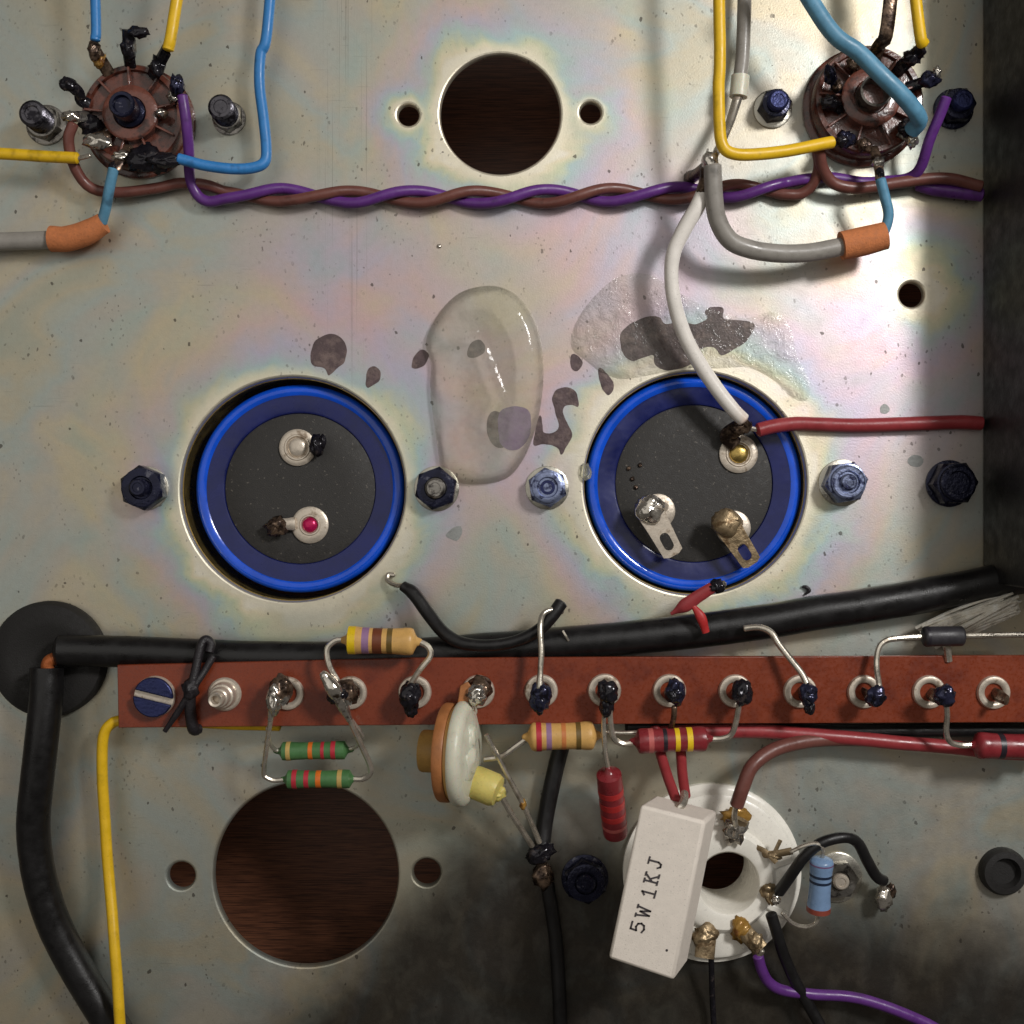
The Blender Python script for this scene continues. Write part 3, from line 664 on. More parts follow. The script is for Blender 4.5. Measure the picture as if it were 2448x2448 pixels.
# ------------------------------------------------------------------ brown valve sockets
def socket(cx, cy_, R, label, lugs, hollow, nr):
    c = W(cx, cy_); e = thing('valve_socket', label, 'socket', c, 'brown valve sockets'); r = R/100
    MB().lathe([(r*1.03, .004), (r*1.03, .10), (r*.98, .14), (r*.9, .14)], c, seg=64).build('flange', M['phenolic'], e)
    MB().lathe([(r*.93, .10), (r*.93, .62), (r*.90, .68), (r*.82, .69), (r*.80, .60), (r*.5, .60), (r*.48, .70)], c, seg=64).build('body', M['phenolic'], e)
    MB().lathe([(r*.50, .60), (r*.50, .84), (r*.46, .88), (r*.30, .88), (r*.27, .80)], c, seg=48).build('boss', M['phenolic2'], e)
    for k in range(nr):
        a = 2*math.pi*(k+.35)/nr; d = Vector((math.cos(a), math.sin(a), 0)); s_ = Vector((-d.y, d.x, 0))
        MB().box(c + d*(r*.66) + Vector((0, 0, .68)), d*(r*.20), s_*.028, Vector((0, 0, .09))).build('rib', M['phenolic2'], e, bevel=.015)
    q = c + Vector((0, 0, .62)); tr = .36 if hollow else .27
    if hollow:
        MB().lathe([(tr, 0), (tr, .62), (tr+.015, .66), (tr-.03, .68), (tr-.05, .64), (tr-.05, .1)], q, seg=36).build('centre_tube', M['steel'], e)
    else:
        MB().lathe([(tr+.09, 0), (tr+.09, .3), (tr+.02, .36), (tr+.03, .80), (tr, .84), (tr-.06, .83), (tr-.09, .74)], q, seg=36).build('centre_tube', M['nut_black'], e)
    for pts, w, m, blobs in lugs:
        l = MB().tube(pts, w, n=5, seg=10, aspect=.4, up=(0, 0, 1)).build('lug', M[m], e)
        for (p, s3, bm) in blobs:
            MB().blob(W(*p), s3[0]/100, s3[1]/100, s3[2]/100, .28, 2.2).build('solder', M[bm], l)
    return e
B = 'burnt'; U = 'blue_burnt'
socket(337, 297, 129, 'brown phenolic valve socket at the upper left', [
    ([(262,178,66),(245,150,86),(228,122,116)], 15, 'dull_solder', [((236,142,96), (15, 20, 12), 'amber')]),
    ([(312,160,66),(308,130,92),(306,72,124)], 15, B, [((308,112,108), (17, 26, 14), B), ((330,78,122), (24, 12, 10), B)]),
    ([(364,186,66),(382,150,92),(398,120,124)], 17, B, [((376,160,92), (18, 24, 14), B)]),
    ([(412,246,66),(420,218,100),(424,190,126)], 13, B, [((422,202,116), (15, 22, 16), U), ((412,232,90), (12, 14, 12), 'solder')]),
    ([(372,278,66),(384,270,84),(398,276,90)], 10, 'dull_solder', [((384,270,88), (12, 9, 10), 'solder')]),
    ([(340,352,66),(356,374,84),(378,386,100)], 22, B, [((352,382,88), (48, 30, 20), B)]),
    ([(306,350,66),(292,378,86),(274,404,96)], 14, 'dull_solder', [((290,374,88), (20, 13, 12), 'solder'), ((272,402,94), (11, 14, 10), B)]),
    ([(262,312,66),(244,326,80),(214,336,92)], 15, 'dull_solder', [((232,338,92), (32, 19, 13), 'solder'), ((220,300,74), (28, 24, 10), B)]),
    ([(214,276,66),(190,278,88),(162,280,104)], 14, 'steel', [((168,280,106), (20, 13, 13), 'solder')]),
    ([(214,250,66),(194,240,76),(188,222,92),(170,205,108),(148,194,110)], 14, B, [((164,202,108), (20, 14, 12), B)]),
], False, 9)
socket(2058, 260, 137, 'brown phenolic valve socket at the upper right', [
    ([(2010,222,66),(1994,196,96),(1982,164,120)], 13, U, [((1984,176,114), (13, 20, 16), U), ((2000,205,92), (12, 16, 10), 'dull_solder')]),
    ([(2012,262,66),(1992,246,80),(1975,238,92)], 15, B, [((1986,244,90), (24, 17, 16), B)]),
    ([(2052,178,66),(2042,158,86),(2032,138,96)], 13, 'dull_solder', [((2040,152,90), (15, 18, 12), 'dull_solder')]),
    ([(2084,160,66),(2100,112,110),(2122,60,150),(2150,-250,180)], 17, 'dull_solder', []),
    ([(2142,172,66),(2172,144,96),(2206,114,140)], 16, B, [((2180,138,112), (22, 16, 14), B)]),
    ([(2166,210,66),(2206,196,84),(2234,186,100)], 13, B, [((2222,190,96), (22, 18, 16), U), ((2240,172,106), (9, 13, 10), 'solder')]),
    ([(2150,316,66),(2170,328,78),(2184,340,88)], 12, 'steel', [((2180,338,90), (13, 15, 14), 'solder'), ((2172,304,84), (24, 22, 14), B)]),
    ([(2088,352,66),(2096,380,86),(2102,408,108),(2104,430,118)], 12, 'dull_solder', [((2099,392,96), (13, 16, 14), 'solder'), ((2103,416,114), (9, 14, 9), B)]),
    ([(2042,330,66),(2024,336,84),(2006,342,100)], 14, B, [((2022,332,92), (20, 18, 16), U), ((2012,336,104), (14, 12, 12), B)]),
    ([(2060,336,66),(2066,348,80)], 12, 'dull_solder', [((2066,346,80), (15, 17, 10), 'dull_solder')]),
], True, 9)

# ------------------------------------------------------------------ thick black cables, grommets
MB().lathe([(1.38, .004), (1.38, .18), (1.30, .32), (1.05, .40), (.80, .42), (.5, .30)], W(122, 1574), seg=56).build('rubber_grommet', M['rubber'], label='black rubber grommet at the left edge under the cables', cat='grommet')
MB().lathe([(.56, .004), (.56, .16), (.50, .26), (.36, .28), (.30, .10)], W(2394, 2080), seg=40).build('rubber_grommet', M['rubber'], label='small black grommet at the lower right edge', cat='grommet')
wire('thick black cable running across above the terminal strip', [(140,1556,74),(220,1556,62),(360,1560,50),(520,1567,46),(760,1571,44),(1000,1563,44),(1250,1546,46),(1500,1525,46),(1750,1497,46),(2000,1457,48),(2200,1425,50),(2352,1396,54),(2480,1370,56)], [38,38,38,38,38,39,40,41,42,42,42,42,42], M['black_cable'], name='power_cable', cat='cable', jitter=.02, seg=24)
e = thing('power_cable', 'thick black cable hanging down the left edge with orange core at its cut top', 'cable', W(112, 1600, 70))
MB().tube([(113,1596,78),(108,1680,84),(98,1780,84),(84,1900,76),(82,2000,64),(98,2110,54),(134,2220,46),(186,2320,42),(248,2420,42),(310,2520,42)], 39, seg=24, jitter=.02).build('jacket', M['black_cable'], e)
MB().tube([(114,1606,80),(116,1584,82),(132,1574,80),(155,1566,74)], 16, seg=12).build('core', M['copper'], e)

# ------------------------------------------------------------------ terminal strip
ZS = 96
Q = [(280,1590),(1000,1573),(2620,1566),(2620,1726),(1000,1733),(283,1740)]
st = thing('terminal_strip', 'long red-brown terminal strip with a row of metal eyelets', 'terminal strip', W(1300, 1655, 0))
MB().prism([W(x, y, ZS) for x, y in reversed(Q)], (0, 0, -.16)).build('board', M['paxolin'], st, bevel=.018)
for x in (372, 1900):
    MB().lathe([(.42, .004), (.42, .77)], W(x, 1662, 0)*1, seg=28).build('spacer', M['steel'], st)
EY = [538, 688, 838, 992, 1143, 1294, 1445, 1600, 1757, 1912, 2065, 2220, 2374]
for i, x in enumerate(EY):
    y = 1659 - 9*min(i, 6)/6 if i < 7 else 1651 + (i-7)*.8
    c = W(x, y, ZS); r = S(40, ZS)
    if i == 0:
        MB().lathe([(r, 0), (r, .05), (r*.9, .09), (r*.78, .10), (r*.74, .34), (r*.70, .38), (r*.60, .40), (r*.58, .62), (r*.54, .66), (r*.46, .68), (r*.44, .90), (r*.38, .94), (r*.26, .92), (r*.22, .70)], c, seg=36).build('stepped_rivet', M['eyelet'], st, sharp=30)
        continue
    ey = MB().lathe([(r, 0), (r, .04), (r*.94, .085), (r*.80, .10), (r*.66, .09), (r*.56, .05), (r*.54, -.10)], c, seg=36, caps=(False, True)).build('eyelet', M['eyelet'], st)
    ph = random.uniform(-.5, .5)
    d = Vector((math.cos(ph), math.sin(ph), 0))
    MB().sweep([c + Vector((.03, -.03, -.02)), c + Vector((.04, -.05, .35)), c + Vector((.05, -.08, .66))], [.15, .15, .12], 10, aspect=.5, up=d).build('lug', M['dull_solder'] if i > 5 else M['steel'], ey)
def joint(x, y, z, s3, m, seed=0, amp=.17, parent=None):
    return MB().blob(W(x, y, z), s3[0]/100, s3[1]/100, s3[2]/100, amp, 2.0, seed, nu=24, nv=16).build('solder', M[m], parent)
eyo = [o for o in st.children if o.name.startswith('eyelet')]
JT = {0: [(672,1650,140,(26,34,24),'dull_solder'),(656,1672,158,(16,34,16),'solder')], 1: [(826,1655,140,(30,30,26),'dull_solder'),(806,1662,160,(24,20,18),'burnt')],
      2: [(980,1662,150,(24,32,24),'burnt'),(984,1690,140,(15,24,14),'burnt')], 3: [(1148,1645,130,(28,28,26),'dull_solder'),(1138,1662,150,(24,24,22),'solder')],
      4: [(1292,1665,160,(24,34,22),'blue_burnt'),(1288,1690,158,(12,18,12),'burnt')], 5: [(1452,1655,156,(24,28,20),'burnt'),(1450,1688,150,(16,26,14),'burnt')],
      6: [(1614,1654,156,(22,30,20),'blue_burnt'),(1608,1662,168,(14,14,12),'burnt')], 7: [(1774,1656,160,(24,30,22),'burnt')],
      8: [(1932,1660,168,(20,26,20),'blue_burnt'),(1936,1690,160,(12,18,12),'burnt')], 9: [(2094,1664,168,(22,24,20),'blue_burnt')], 10: [(2258,1662,172,(24,24,20),'blue_burnt')]}
eyo.sort(key=lambda o: o.matrix_world.translation.x if False else WORLD[o.name].x)
for k, L in JT.items():
    for j, (x, y, z, s3, m) in enumerate(L): joint(x, y, z, s3, m, k*3+j, parent=eyo[k])
# slotted screw at the strip's left end
c = W(372, 1664, ZS); e = thing('slotted_screw', 'slotted screw with chipped blue-black head at the strip end', 'screw', c)
r = S(49, ZS)
MB().lathe([(r, .002), (r, .10), (r*.96, .13), (r*.2, .13)], c, seg=40).build('head', M['eyelet'], e)
for sg in (1, -1):
    a0 = math.radians(-14); u = Vector((math.cos(a0), math.sin(a0), 0)); v = Vector((-u.y, u.x, 0)) * sg
    w = .16; poly = []
    t0 = math.asin(w)
    for k in range(19):
        t_ = t0 + (math.pi-2*t0)*k/18; k2 = r*.97*(1+.02*noise.noise(Vector((k*.9, sg, 0))))
        poly.append(c + u*(math.cos(t_)*k2) + v*(math.sin(t_)*k2) + Vector((0, 0, .24)))
    if sg < 0: poly.reverse()
    MB().prism(poly, (0, 0, -.105)).build('head_half', M['screw_blue'], e, bevel=.03)
# thread tied around strip and cable
e = thing('tie_thread', 'knotted black thread tied around the strip and cable', 'thread', W(460, 1650, 0))
MB().tube([(500,1560,110),(505,1540,104),(492,1530,104),(480,1545,112),(468,1600,122),(458,1640,128)], 11, seg=10, jitter=.01).build('loop', M['thread'], e)
MB().tube([(510,1568,106),(490,1602,116),(470,1632,126),(455,1660,128)], 9, seg=10, jitter=.01).build('loop', M['thread'], e)
MB().blob(W(456, 1648, 128), .19, .24, .16, .22, 2.5, 4).build('knot', M['thread'], e)
MB().tube([(456,1655,126),(455,1700,116),(463,1742,104),(478,1742,92)], [13, 14, 15, 12], seg=10, jitter=.01).build('tail', M['thread'], e)
MB().tube([(452,1660,128),(425,1702,124),(394,1748,114)], [9, 8, 6], seg=10, jitter=.01).build('tail', M['thread'], e)

# ------------------------------------------------------------------ resistors
def axial(label, a, b, r, m, bands, leads, group=None, name='resistor', dog=True, cat='resistor', collar=True):
    A, Bp = W(*a), W(*b); ax = (Bp-A).normalized(); L = (Bp-A).length; R = S(r, (a[2]+b[2])/2)
    e = thing(name, label, cat, (A+Bp)/2 - Vector((0, 0, R)), group)
    n = 26; prof = []
    if collar: prof += [(R*.10, -.16), (R*.22, -.12), (R*.34, -.03)]
    for k in range(n+1):
        t_ = k/n; rr = R*(1 - (.09*math.sin(math.pi*min(max((t_-.16)/.68, 0), 1))**.6 if dog else 0))
        edge = min(t_, 1-t_)*L/R
        if edge < .35: rr *= math.sqrt(max(1-(1-edge/.35)**2*.75, 0))
        prof.append((rr, t_*L))
    if collar: prof += [(R*.34, L+.03), (R*.22, L+.12), (R*.10, L+.16)]
    bd = MB().lathe(prof, A, ax, seg=32).build('body', M[m], e, sharp=50)
    for t_, w, bm in bands:
        rr0 = R*(1 - (.09*math.sin(math.pi*min(max((t_-.16)/.68, 0), 1))**.6 if dog else 0))
        h = t_*L; hw = w/200
        if min(t_, 1-t_)*L/R < .35: rr0 *= .97
        MB().lathe([(rr0-.02, h-hw), (rr0+.006, h-hw+.006), (rr0+.006, h+hw-.006), (rr0-.02, h+hw)], A, ax, seg=32, caps=(False, False)).build('band', M['band_'+bm], bd, sharp=60)
    for pts, lr, lm in leads:
        MB().tube(pts, lr, seg=8, jitter=.012, tip=.6).build('lead', M[lm], e)
    return e
axial('large tan resistor with yellow, purple and brown bands above the strip', (829,1530,150), (994,1534,150), 33, 'r_tan',
      [(.08, 18, 'yellow'), (.28, 17, 'purple'), (.45, 22, 'brown'), (.63, 13, 'darkgold')],
      [([(822,1530,150),(800,1534,152),(782,1554,158),(788,1592,160),(808,1628,158)], 7, 'tin'), ([(1000,1534,150),(1022,1546,154),(1028,1568,160),(1004,1600,164),(980,1638,156)], 7.5, 'tin')])
axial('upper of two small green resistors below the strip', (670,1796,90), (830,1793,90), 22, 'r_green',
      [(.13, 11, 'gold'), (.46, 11, 'orange'), (.64, 9, 'red'), (.80, 12, 'red')],
      [([(672,1796,90),(656,1790,98),(645,1772,112),(640,1740,130)], 5, 'tin'), ([(830,1793,90),(852,1784,98),(866,1765,112),(862,1750,120),(842,1722,130)], 5, 'tin')], 'small green resistors')
axial('lower of two small green resistors, at the edge of the big hole', (683,1863,100), (842,1862,100), 22, 'r_green',
      [(.14, 12, 'red'), (.32, 12, 'red'), (.50, 13, 'orange'), (.82, 12, 'gold')],
      [([(684,1864,100),(656,1866,104),(636,1858,108),(631,1846,112),(636,1790,128),(648,1715,146),(660,1668,156)], 6, 'tin'),
       ([(840,1862,100),(868,1862,104),(886,1848,110),(884,1826,116),(862,1776,130),(832,1712,150),(804,1654,164),(780,1618,170)], 7, 'tin')], 'small green resistors')
MB().tube([(836,1722,152),(818,1684,158),(798,1648,168),(776,1616,172),(768,1608,172)], [8, 15, 20, 12, 7], seg=12).build('solder', M['solder'], eyo[1])
MB().tube([(646,1722,146),(652,1690,152),(664,1664,156)], [7, 12, 18], seg=12).build('solder', M['solder'], eyo[0])
axial('tan resistor with red, purple and orange bands below the strip', (1264,1762,110), (1424,1758,110), 34, 'r_tan',
      [(.15, 13, 'red'), (.30, 13, 'purple'), (.52, 11, 'paleorange'), (.74, 12, 'darkgold')],
      [([(1262,1763,110),(1236,1782,108),(1198,1808,104),(1158,1816,104)], 7, 'tin')])
axial('red resistor standing upright below the strip', (1455,1845,120), (1472,1998,24), 30, 'r_red',
      [(.28, 16, 'brightred'), (.46, 18, 'brightred'), (.64, 16, 'brightred'), (.80, 10, 'palered')],
      [([(1455,1840,122),(1448,1800,134),(1444,1740,140),(1446,1690,150)], 6, 'tin')], dog=False)
axial('red resistor with black and two yellow bands lying below the strip', (1520,1772,130), (1692,1766,130), 30, 'r_red',
      [(.20, 14, 'palered'), (.40, 10, 'black'), (.57, 12, 'yellow'), (.74, 14, 'yellow')],
      [([(1518,1774,130),(1490,1778,132),(1468,1766,136),(1460,1735,142),(1456,1690,150)], 7, 'tin'), ([(1694,1766,130),(1724,1766,132),(1748,1756,138),(1760,1725,146),(1768,1680,156)], 7, 'tin')])
axial('red resistor cut off by the lower right edge', (2330,1782,110), (2500,1786,110), 32, 'r_red', [(.35, 14, 'black')],
      [([(2332,1780,110),(2300,1782,114),(2272,1774,122),(2262,1750,132),(2264,1712,146),(2262,1680,160)], 7, 'tin')])
axial('light blue resistor beside the white socket', (1965,2050,140), (1956,2182,120), 28, 'r_blue',
      [(.10, 4, 'plum'), (.30, 7, 'navy'), (.41, 7, 'navy'), (.92, 13, 'rust')],
      [([(1966,2050,140),(1966,2028,146),(1950,2016,148),(1922,2021,146),(1890,2036,136)], 5, 'tin'), ([(1955,2184,120),(1950,2206,116),(1926,2216,110),(1896,2208,104),(1870,2182,100)], 5, 'tin')], collar=False)
axial('small black diode-like part at the right end above the strip', (2204,1522,118), (2306,1520,118), 24, 'r_dark', [(.12, 8, 'black')],
      [([(2204,1522,118),(2150,1526,120),(2118,1532,122),(2100,1550,126),(2095,1590,134),(2102,1640,160)], 7, 'tin'), ([(2306,1520,118),(2380,1518,118),(2480,1516,118)], 7, 'tin')], name='diode', cat='diode', dog=False, collar=False)
# bare leads that rise from eyelets
def lead(label, pts, r, m='tin'):
    return MB().tube(pts, r, seg=10, jitter=.01, tip=.6).build('bare_lead', M[m], label=label, cat='lead')
lead('bent bare lead from the strip to the black wire end', [(1344,1462,110),(1320,1458,120),(1298,1468,130),(1291,1500,146),(1294,1560,156),(1292,1600,160),(1290,1645,166)], [7, 7, 7, 7, 7.5, 7, 9])
lead('bent bare lead rising from the strip over the black cable', [(1780,1502,104),(1815,1500,108),(1843,1512,116),(1862,1540,126),(1892,1578,140),(1918,1612,152),(1936,1652,166)], 8)
lead('thin lead passing behind the left end of the red resistor', [(1452,1750,112),(1490,1752,110),(1535,1750,108)], 5)
lead('dark lead dropping from the strip behind the red resistor', [(1612,1690,152),(1610,1720,140),(1602,1745,116),(1592,1775,90)], 7, 'dull_solder')
wire('black wire hanging in a curve over the thick cable', [(962,1400,40),(990,1420,48),(1025,1468,66),(1062,1512,92),(1105,1536,108),(1165,1542,116),(1230,1532,118),(1288,1506,118),(1320,1474,116),(1342,1442,110)], [13,17,17,16,15,14,14,15,16,16], M['black_pvc'],
     bare=[([(964,1400,40),(945,1398,28),(928,1388,16),(928,1374,10),(942,1374,8)], 6)])
e = thing('red_stub', 'torn red wire stub with soldered tip on the black cable', 'wire stub', W(1660, 1450, 60))
MB().tube([(1604,1468,96),(1640,1446,106),(1672,1424,112),(1704,1404,116)], [4, 17, 15, 14], seg=12, aspect=.55, up=(0, 0, 1)).build('insulation', M['red_pvc'], e)
MB().tube([(1655,1446,110),(1676,1476,114),(1688,1512,108)], [6, 12, 9], seg=12, aspect=.6, up=(0, 0, 1)).build('flap', M['band_brightred'], e)
MB().blob(W(1714, 1402, 116), .18, .16, .14, .3, 2.5, 3).build('burnt_tip', M['burnt'], e)
MB().blob(W(1728, 1396, 118), .08, .08, .08, .2, 2, 5).build('solder', M['solder'], e)

# ------------------------------------------------------------------ disc assembly (white and brown discs on a hub)
C0 = W(1100, 1800, 140)
ax = Vector((.975, -.02, .19)).normalized()
e = thing('trimmer', 'edge-on white and brown discs with yellow hubs hanging below the strip', 'trimmer', W(1100, 1800, 0))
MB().lathe([(.35, -.92), (.46, -.90), (.48, -.86), (.48, -.42), (.56, -.38)], C0, ax, seg=36).build('rear_hub', M['hub_tan'], e)
MB().lathe([(1.02, -.42), (1.10, -.40), (1.12, -.36), (1.12, -.20), (1.10, -.16)], C0, ax, seg=64).build('brown_disc', M['disc_brown'], e)
MB().lathe([(1.0, -.155), (1.06, -.15), (1.06, -.085), (1.0, -.08)], C0, ax, seg=64).build('gap_disc', M['r_tan'], e)
MB().lathe([(1.08, -.075), (1.16, -.06), (1.20, 0), (1.20, .12), (1.16, .20), (1.04, .27), (.98, .27), (.96, .25), (.70, .33), (.40, .38), (.1, .40)], C0, ax, seg=64).build('white_disc', M['disc_white'], e)
_, uu, ww = basis(ax)
for k, (p, q, s3) in enumerate(((.40, .25, .36), (-.12, .35, .42))):
    MB().blob(C0 + uu*q + ww*0 + ax*.30 + Vector((0, 1, 0))*p, s3, s3, .15, .2, 1.8, k, axis=ax).build('moulded_lump', M['disc_white'], e)
hy = W(1166, 1882, 140)
hb = MB().lathe([(.26, -.42), (.36, -.40), (.38, -.3), (.38, .16), (.33, .26), (.18, .30)], hy, Vector((.9, -.3, .3)), seg=28).build('front_hub', M['hub_yellow'], e)
MB().blob(W(1192, 1896, 148), .16, .16, .14, .3, 2, 8).build('hub_nub', M['hub_yellow'], hb)
MB().prism([W(1092,1690,150), W(1100,1640,150), W(1118,1630,150), W(1130,1645,150), W(1128,1695,150)], (0, 0, -.08)).build('mounting_tab', M['disc_brown'], e, bevel=.02)
e = thing('spliced_leads', 'pair of thin leads ending in a burnt splice near the black nut', 'lead', W(1290, 2050, 20))
MB().tube([(1162,1756,150),(1205,1838,130),(1252,1926,104),(1290,2014,70)], [6, 6, 6.5, 7], seg=8, jitter=.008).build('lead', M['tin'], e)
MB().tube([(1196,1900,148),(1232,1960,116),(1272,2022,74)], 7, seg=8, jitter=.008).build('lead', M['tin'], e)
MB().blob(W(1250, 1922, 106), .08, .13, .08, .2, 2, 3).build('flux_bead', M['amber'], e)
MB().blob(W(1290, 2040, 62), .22, .34, .2, .3, 2.4, 3, up=(.4, -1, 0)).build('splice', M['burnt'], e)
MB().blob(W(1298, 2092, 40), .24, .30, .16, .3, 2.4, 6).build('solder', M['dull_solder'], e)
wire('black wire running down behind the tan resistor', [(1352,1752,40),(1338,1800,36),(1318,1880,34),(1304,1960,36),(1296,2030,46)], 20, M['black_pvc'])
wire('black wire leaving the burnt splice toward the lower edge', [(1308,2110,30),(1322,2200,24),(1334,2320,22),(1340,2500,24)], 17, M['black_pvc'])
wire('yellow wire running down from the strip\'s left end', [(668,1735,60),(560,1731,60),(420,1726,62),(300,1722,64),(264,1732,64),(246,1764,62),(243,1840,56),(250,1950,50),(262,2100,60),(273,2250,92),(282,2380,108),(292,2520,112)], [13]*12, M['yellow_pvc'])
# wires along the lower edge of the strip
wire('red wire running right along the lower edge of the strip', [(1560,1752,60),(1700,1748,64),(1850,1750,66),(2000,1762,66),(2150,1776,64),(2270,1786,62),(2360,1796,60),(2500,1806,60)], 17, M['red_pvc'])
wire('dark wire tucked under the strip at the right', [(1500,1738,34),(1800,1738,36),(2000,1746,36),(2200,1746,36),(2500,1744,36)], 17, M['black_pvc'])
wire('brown wire bending down into the white socket', [(2080,1768,56),(1990,1768,64),(1915,1774,80),(1850,1792,104),(1800,1830,124),(1776,1880,128),(1760,1926,120)], 17, M['brown_pvc'], bare=[([(1760,1924,120),(1756,1950,104),(1758,1975,80)], 7, 'tin')])
wire('left of two red wires entering the cement resistor', [(1566,1740,70),(1576,1790,96),(1594,1850,150),(1618,1916,214)], 12.5, M['red_pvc'])
wire('right of two red wires entering the cement resistor', [(1624,1744,70),(1628,1800,100),(1632,1850,150),(1638,1902,214)], 12.5, M['red_pvc'])

# ------------------------------------------------------------------ white ceramic socket
c = W(1700, 2082); e = thing('ceramic_socket', 'round white ceramic valve socket with stained solder lugs', 'socket', c)
hc = W(1733, 2096); R0 = 2.12
def ringsock(prof, m, name, seg=80, par=e):
    # ring between the off-centre hole and the round rim
    mb = MB(); rings = []
    for t_, z in prof:
        ring = []
        for k in range(seg):
            a = 2*math.pi*k/seg; d = Vector((math.cos(a), math.sin(a), 0))
            p0 = hc + d*.70; p1 = c + d*R0
            ring.append(p0.lerp(p1, t_) + Vector((0, 0, z)))
        rings.append(ring)
    mb.ringface(rings, caps=(False, False)); return mb.build(name, m, par, sharp=35)
ringsock([(0, -1.3), (0, .42), (.03, .50), (.10, .54), (.30, .54), (.36, .48), (.40, .40), (.80, .40), (.86, .36), (.90, .22), (.94, .18), (1.0, .16), (1.0, .004)][::-1], M['ceramic'], 'body')
for k, a in enumerate((20, 75, 130, 165, 215, 250, 285, 330)):
    d = Vector((math.cos(math.radians(a)), math.sin(math.radians(a)), 0)); s_ = Vector((-d.y, d.x, 0))
    MB().box(hc + d*1.28 + Vector((0, 0, .40)), d*.34, s_*.10, Vector((0, 0, .07))).build('rib', M['ceramic'], e, bevel=.05)
def clug(pts, w, blobs):
    l = MB().tube(pts, w, n=5, seg=10, aspect=.35, up=(0, 0, 1)).build('lug', M['aged_tab'], e)
    for p, s3, m in blobs: MB().blob(W(*p), s3[0]/100, s3[1]/100, s3[2]/100, .3, 2.2).build('solder', M[m], l)
clug([(1742,1996,46),(1756,1980,64),(1772,1958,80)], 20, [((1756,1982,68), (26, 30, 16), 'solder'), ((1760,1950,54), (32, 20, 8), 'amber')])
clug([(1816,2042,46),(1850,2042,72),(1894,2034,90)], 9, [((1852,2046,70), (16, 10, 9), 'aged_tab')])
clug([(1806,2024,50),(1830,2036,66),(1856,2062,80)], 6, [])
clug([(1866,2008,78),(1852,2038,74),(1846,2056,66)], 5, [])
clug([(1820,2120,46),(1840,2136,66),(1856,2158,86)], 14, [((1838,2132,62), (18, 22, 12), 'aged_tab'), ((1854,2150,84), (10, 12, 10), 'solder')])
clug([(1764,2208,46),(1788,2236,68),(1820,2270,84)], 20, [((1772,2222,58), (24, 28, 14), 'amber'), ((1806,2254,80), (17, 22, 14), 'aged_tab')])
clug([(1706,2216,46),(1690,2240,66),(1684,2290,76)], 24, [((1684,2242,64), (28, 26, 14), 'aged_tab')])
wire('black wire looping from the white socket to a soldered lug', [(1862,2132,80),(1890,2094,110),(1925,2048,134),(1968,2014,140),(2020,2002,130),(2052,2016,112),(2074,2058,88),(2094,2094,66),(2112,2106,52)], 13.5, M['black_pvc'],
     bare=[([(2108,2104,54),(2112,2126,44)], 7)], ends=[((2112,2146,36), (19, 32, 16), 'solder'), ((2130,2130,30), (12, 18, 10), 'dull_solder')])
wire('black wire leaving the white socket toward the bottom edge', [(1842,2186,90),(1856,2230,86),(1876,2290,70),(1904,2350,54),(1960,2450,40)], 14, M['black_pvc'])
wire('purple wire leaving the white socket at the bottom', [(1812,2286,86),(1820,2318,76),(1836,2346,64),(1870,2366,54),(1940,2376,48),(2060,2388,44),(2200,2440,44),(2300,2500,44)], 13, M['purple_pvc'], bare=[([(1813,2290,86),(1822,2272,90)], 7)])
lead('thin dark lead below the white socket', [(1700,2290,70),(1702,2340,50),(1704,2400,30),(1708,2480,26)], 7, 'burnt')

# ------------------------------------------------------------------ white cement resistor with print
F = [W(1531,1924,330), W(1687,1964,330), W(1611,2345,330), W(1453,2292,330)]
V = W(1566,1900,205) - W(1531,1924,330)
e = thing('cement_resistor', 'white cement power resistor block printed 5W 1KJ', 'resistor', F[3] + V)
mb = MB(); mb.prism(list(reversed(F)), V); mb.build('body', M['cement'], e, bevel=.075)
ex = (F[1]-F[0]).normalized(); up_ = (F[0]-F[3]).normalized(); nf = Vector((0, 0, 1))
glyph = {'5': [[(.72,1),(.14,1),(.10,.56),(.40,.64),(.68,.54),(.76,.30),(.62,.07),(.32,0),(.06,.12)]],
 'W': [[(.02,1),(.2,0),(.4,.72),(.6,0),(.78,1)], [(-.08,1),(.14,1)], [(.66,1),(.88,1)]], '1': [[(.16,.80),(.40,1),(.40,0)], [(.12,0),(.68,0)]],
 'K': [[(.14,1),(.14,0)], [(.70,1),(.16,.42)], [(.34,.6),(.72,0)], [(0,1),(.28,1)], [(0,0),(.28,0)], [(.58,1),(.82,1)], [(.58,0),(.84,0)]],
 'J': [[(.56,1),(.56,.24),(.42,.03),(.20,.03),(.08,.22)], [(.30,1),(.80,1)]]}
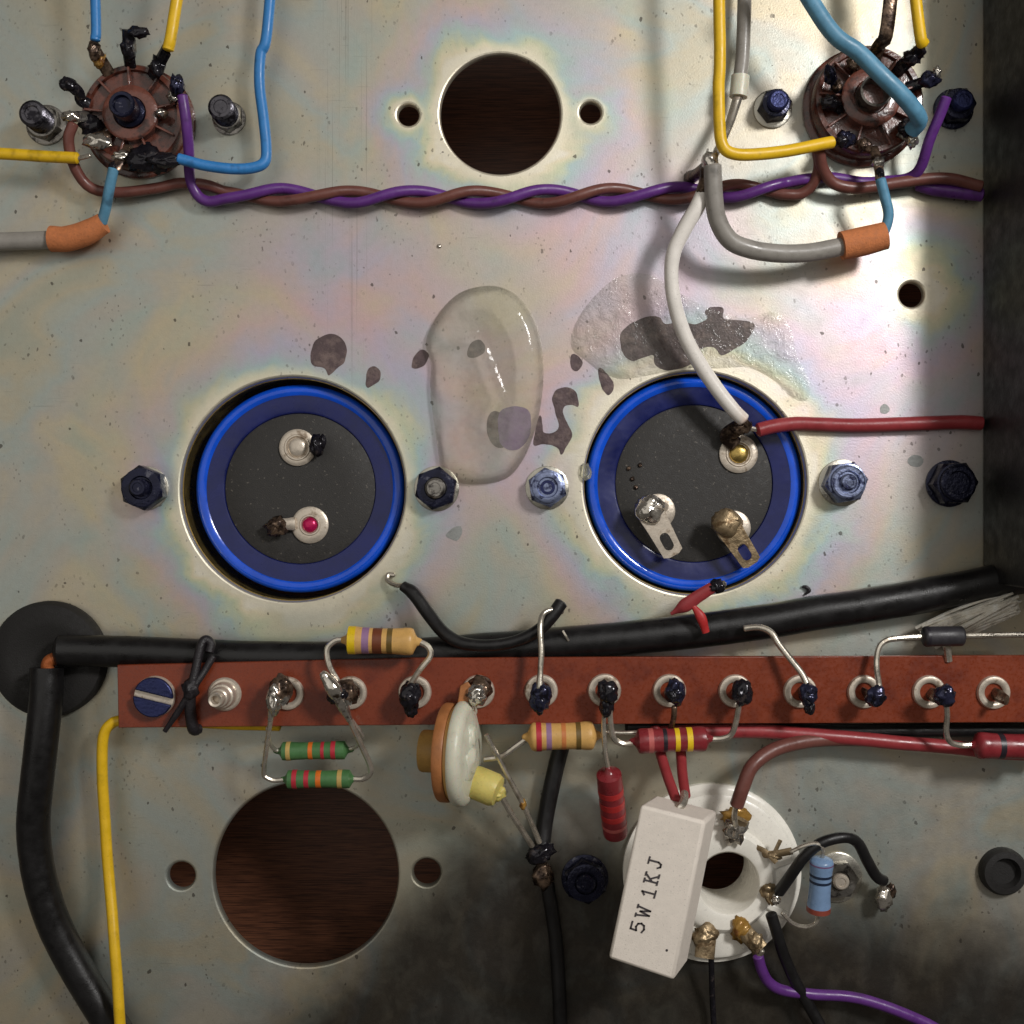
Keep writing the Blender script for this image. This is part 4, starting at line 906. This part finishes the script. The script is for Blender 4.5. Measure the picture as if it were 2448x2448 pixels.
def letters(items):
    mb = MB()
    for ch, (px, py) in items:
        o = W(px, py, 331); gx = (up_*.92 + ex*.05).normalized(); gy = gx.cross(nf) * -1   # reads along the block, tops to the left
        cw, chh = .255, .28
        for k, poly in enumerate(glyph[ch]):
            q = [o + gx*((a-.4)*cw) + gy*((b-.5)*chh) for a, b in poly]
            for a, b in zip(q, q[1:]):
                d = (b-a).normalized(); s_ = d.cross(nf)*.0185; a2 = a - d*.018; b2 = b + d*.018
                z = Vector((0, 0, .004 + .0012*k))
                i = len(mb.v); mb.v += [tuple(a2-s_+z), tuple(b2-s_+z), tuple(b2+s_+z), tuple(a2+s_+z)]; mb.f.append((i, i+1, i+2, i+3))
    return mb
letters([('5', (1525,2216)), ('W', (1538,2180)), ('1', (1551,2134)), ('K', (1558,2100)), ('J', (1566,2064))]).build('lettering', M['print'], e, flat=True)
MB().tube([(1620,1936,268),(1634,1918,256),(1636,1896,230)], 10, seg=8).build('lead', M['tin'], e)
MB().lathe([(.03, 0), (.02, .012)], W(1594, 2272, 330), seg=8).build('pit', M['print'], e)

# ------------------------------------------------------------------ frayed cable screen at the right
e = thing('cable_screen', 'frayed bright wire braid fanning out below the black cover', 'cable screen', W(2280, 1480, 20))
mb = MB()
for k in range(70):
    t_ = k/69; a = Vector((2340 + 60*random.random(), 1418 + 40*random.random() + 30*t_, 0))
    x1 = 2185 + 60*t_ + random.uniform(-8, 30); y1 = 1500 + 50*t_*random.uniform(.5, 1.2) + random.uniform(-8, 8)
    zz = random.uniform(14, 78)
    mx, my = (a.x*.5+x1*.5)+random.uniform(-8, 8), (a.y*.5+y1*.5)+random.uniform(-12, 8)
    mb.tube([(a.x+40, a.y-15, zz+14), (mx, my, zz+10), (x1, y1, max(zz*.6, 6))], 4.2, n=4, seg=6)
mb.build('strands', M['shield'], e, kind='stuff')
MB().tube([(2264,1545,104),(2266,1562,100),(2268,1580,96)], 9, seg=8).build('lead', M['tin'], e)

# ------------------------------------------------------------------ loose bits
MB().blob(W(1400, 1128, 6), .14, .20, .09, .2, 2, 3).build('glue_drip', M['glue'], label='tiny clear glue drip on the left rim of the right capacitor hole', cat='glue')
MB().tube([(1918,1402,5),(1928,1404,7),(1934,1412,7),(1924,1422,5)], [3, 5, 5, 2], seg=8).build('debris_curl', M['thread'], label='tiny black curl lying above the thick cable at the right', cat='debris')
MB().blob(W(1050, 588, 3), .05, .04, .03, .3, 2, 3).build('solder_fleck', M['solder'], label='tiny shiny solder fleck below the twisted wires', cat='debris')
MB().tube([(1345,1508,90),(1352,1520,92),(1359,1532,90)], 3, seg=6).build('wire_clipping', M['tin'], label='short silver wire clipping lying on the thick black cable', cat='debris')
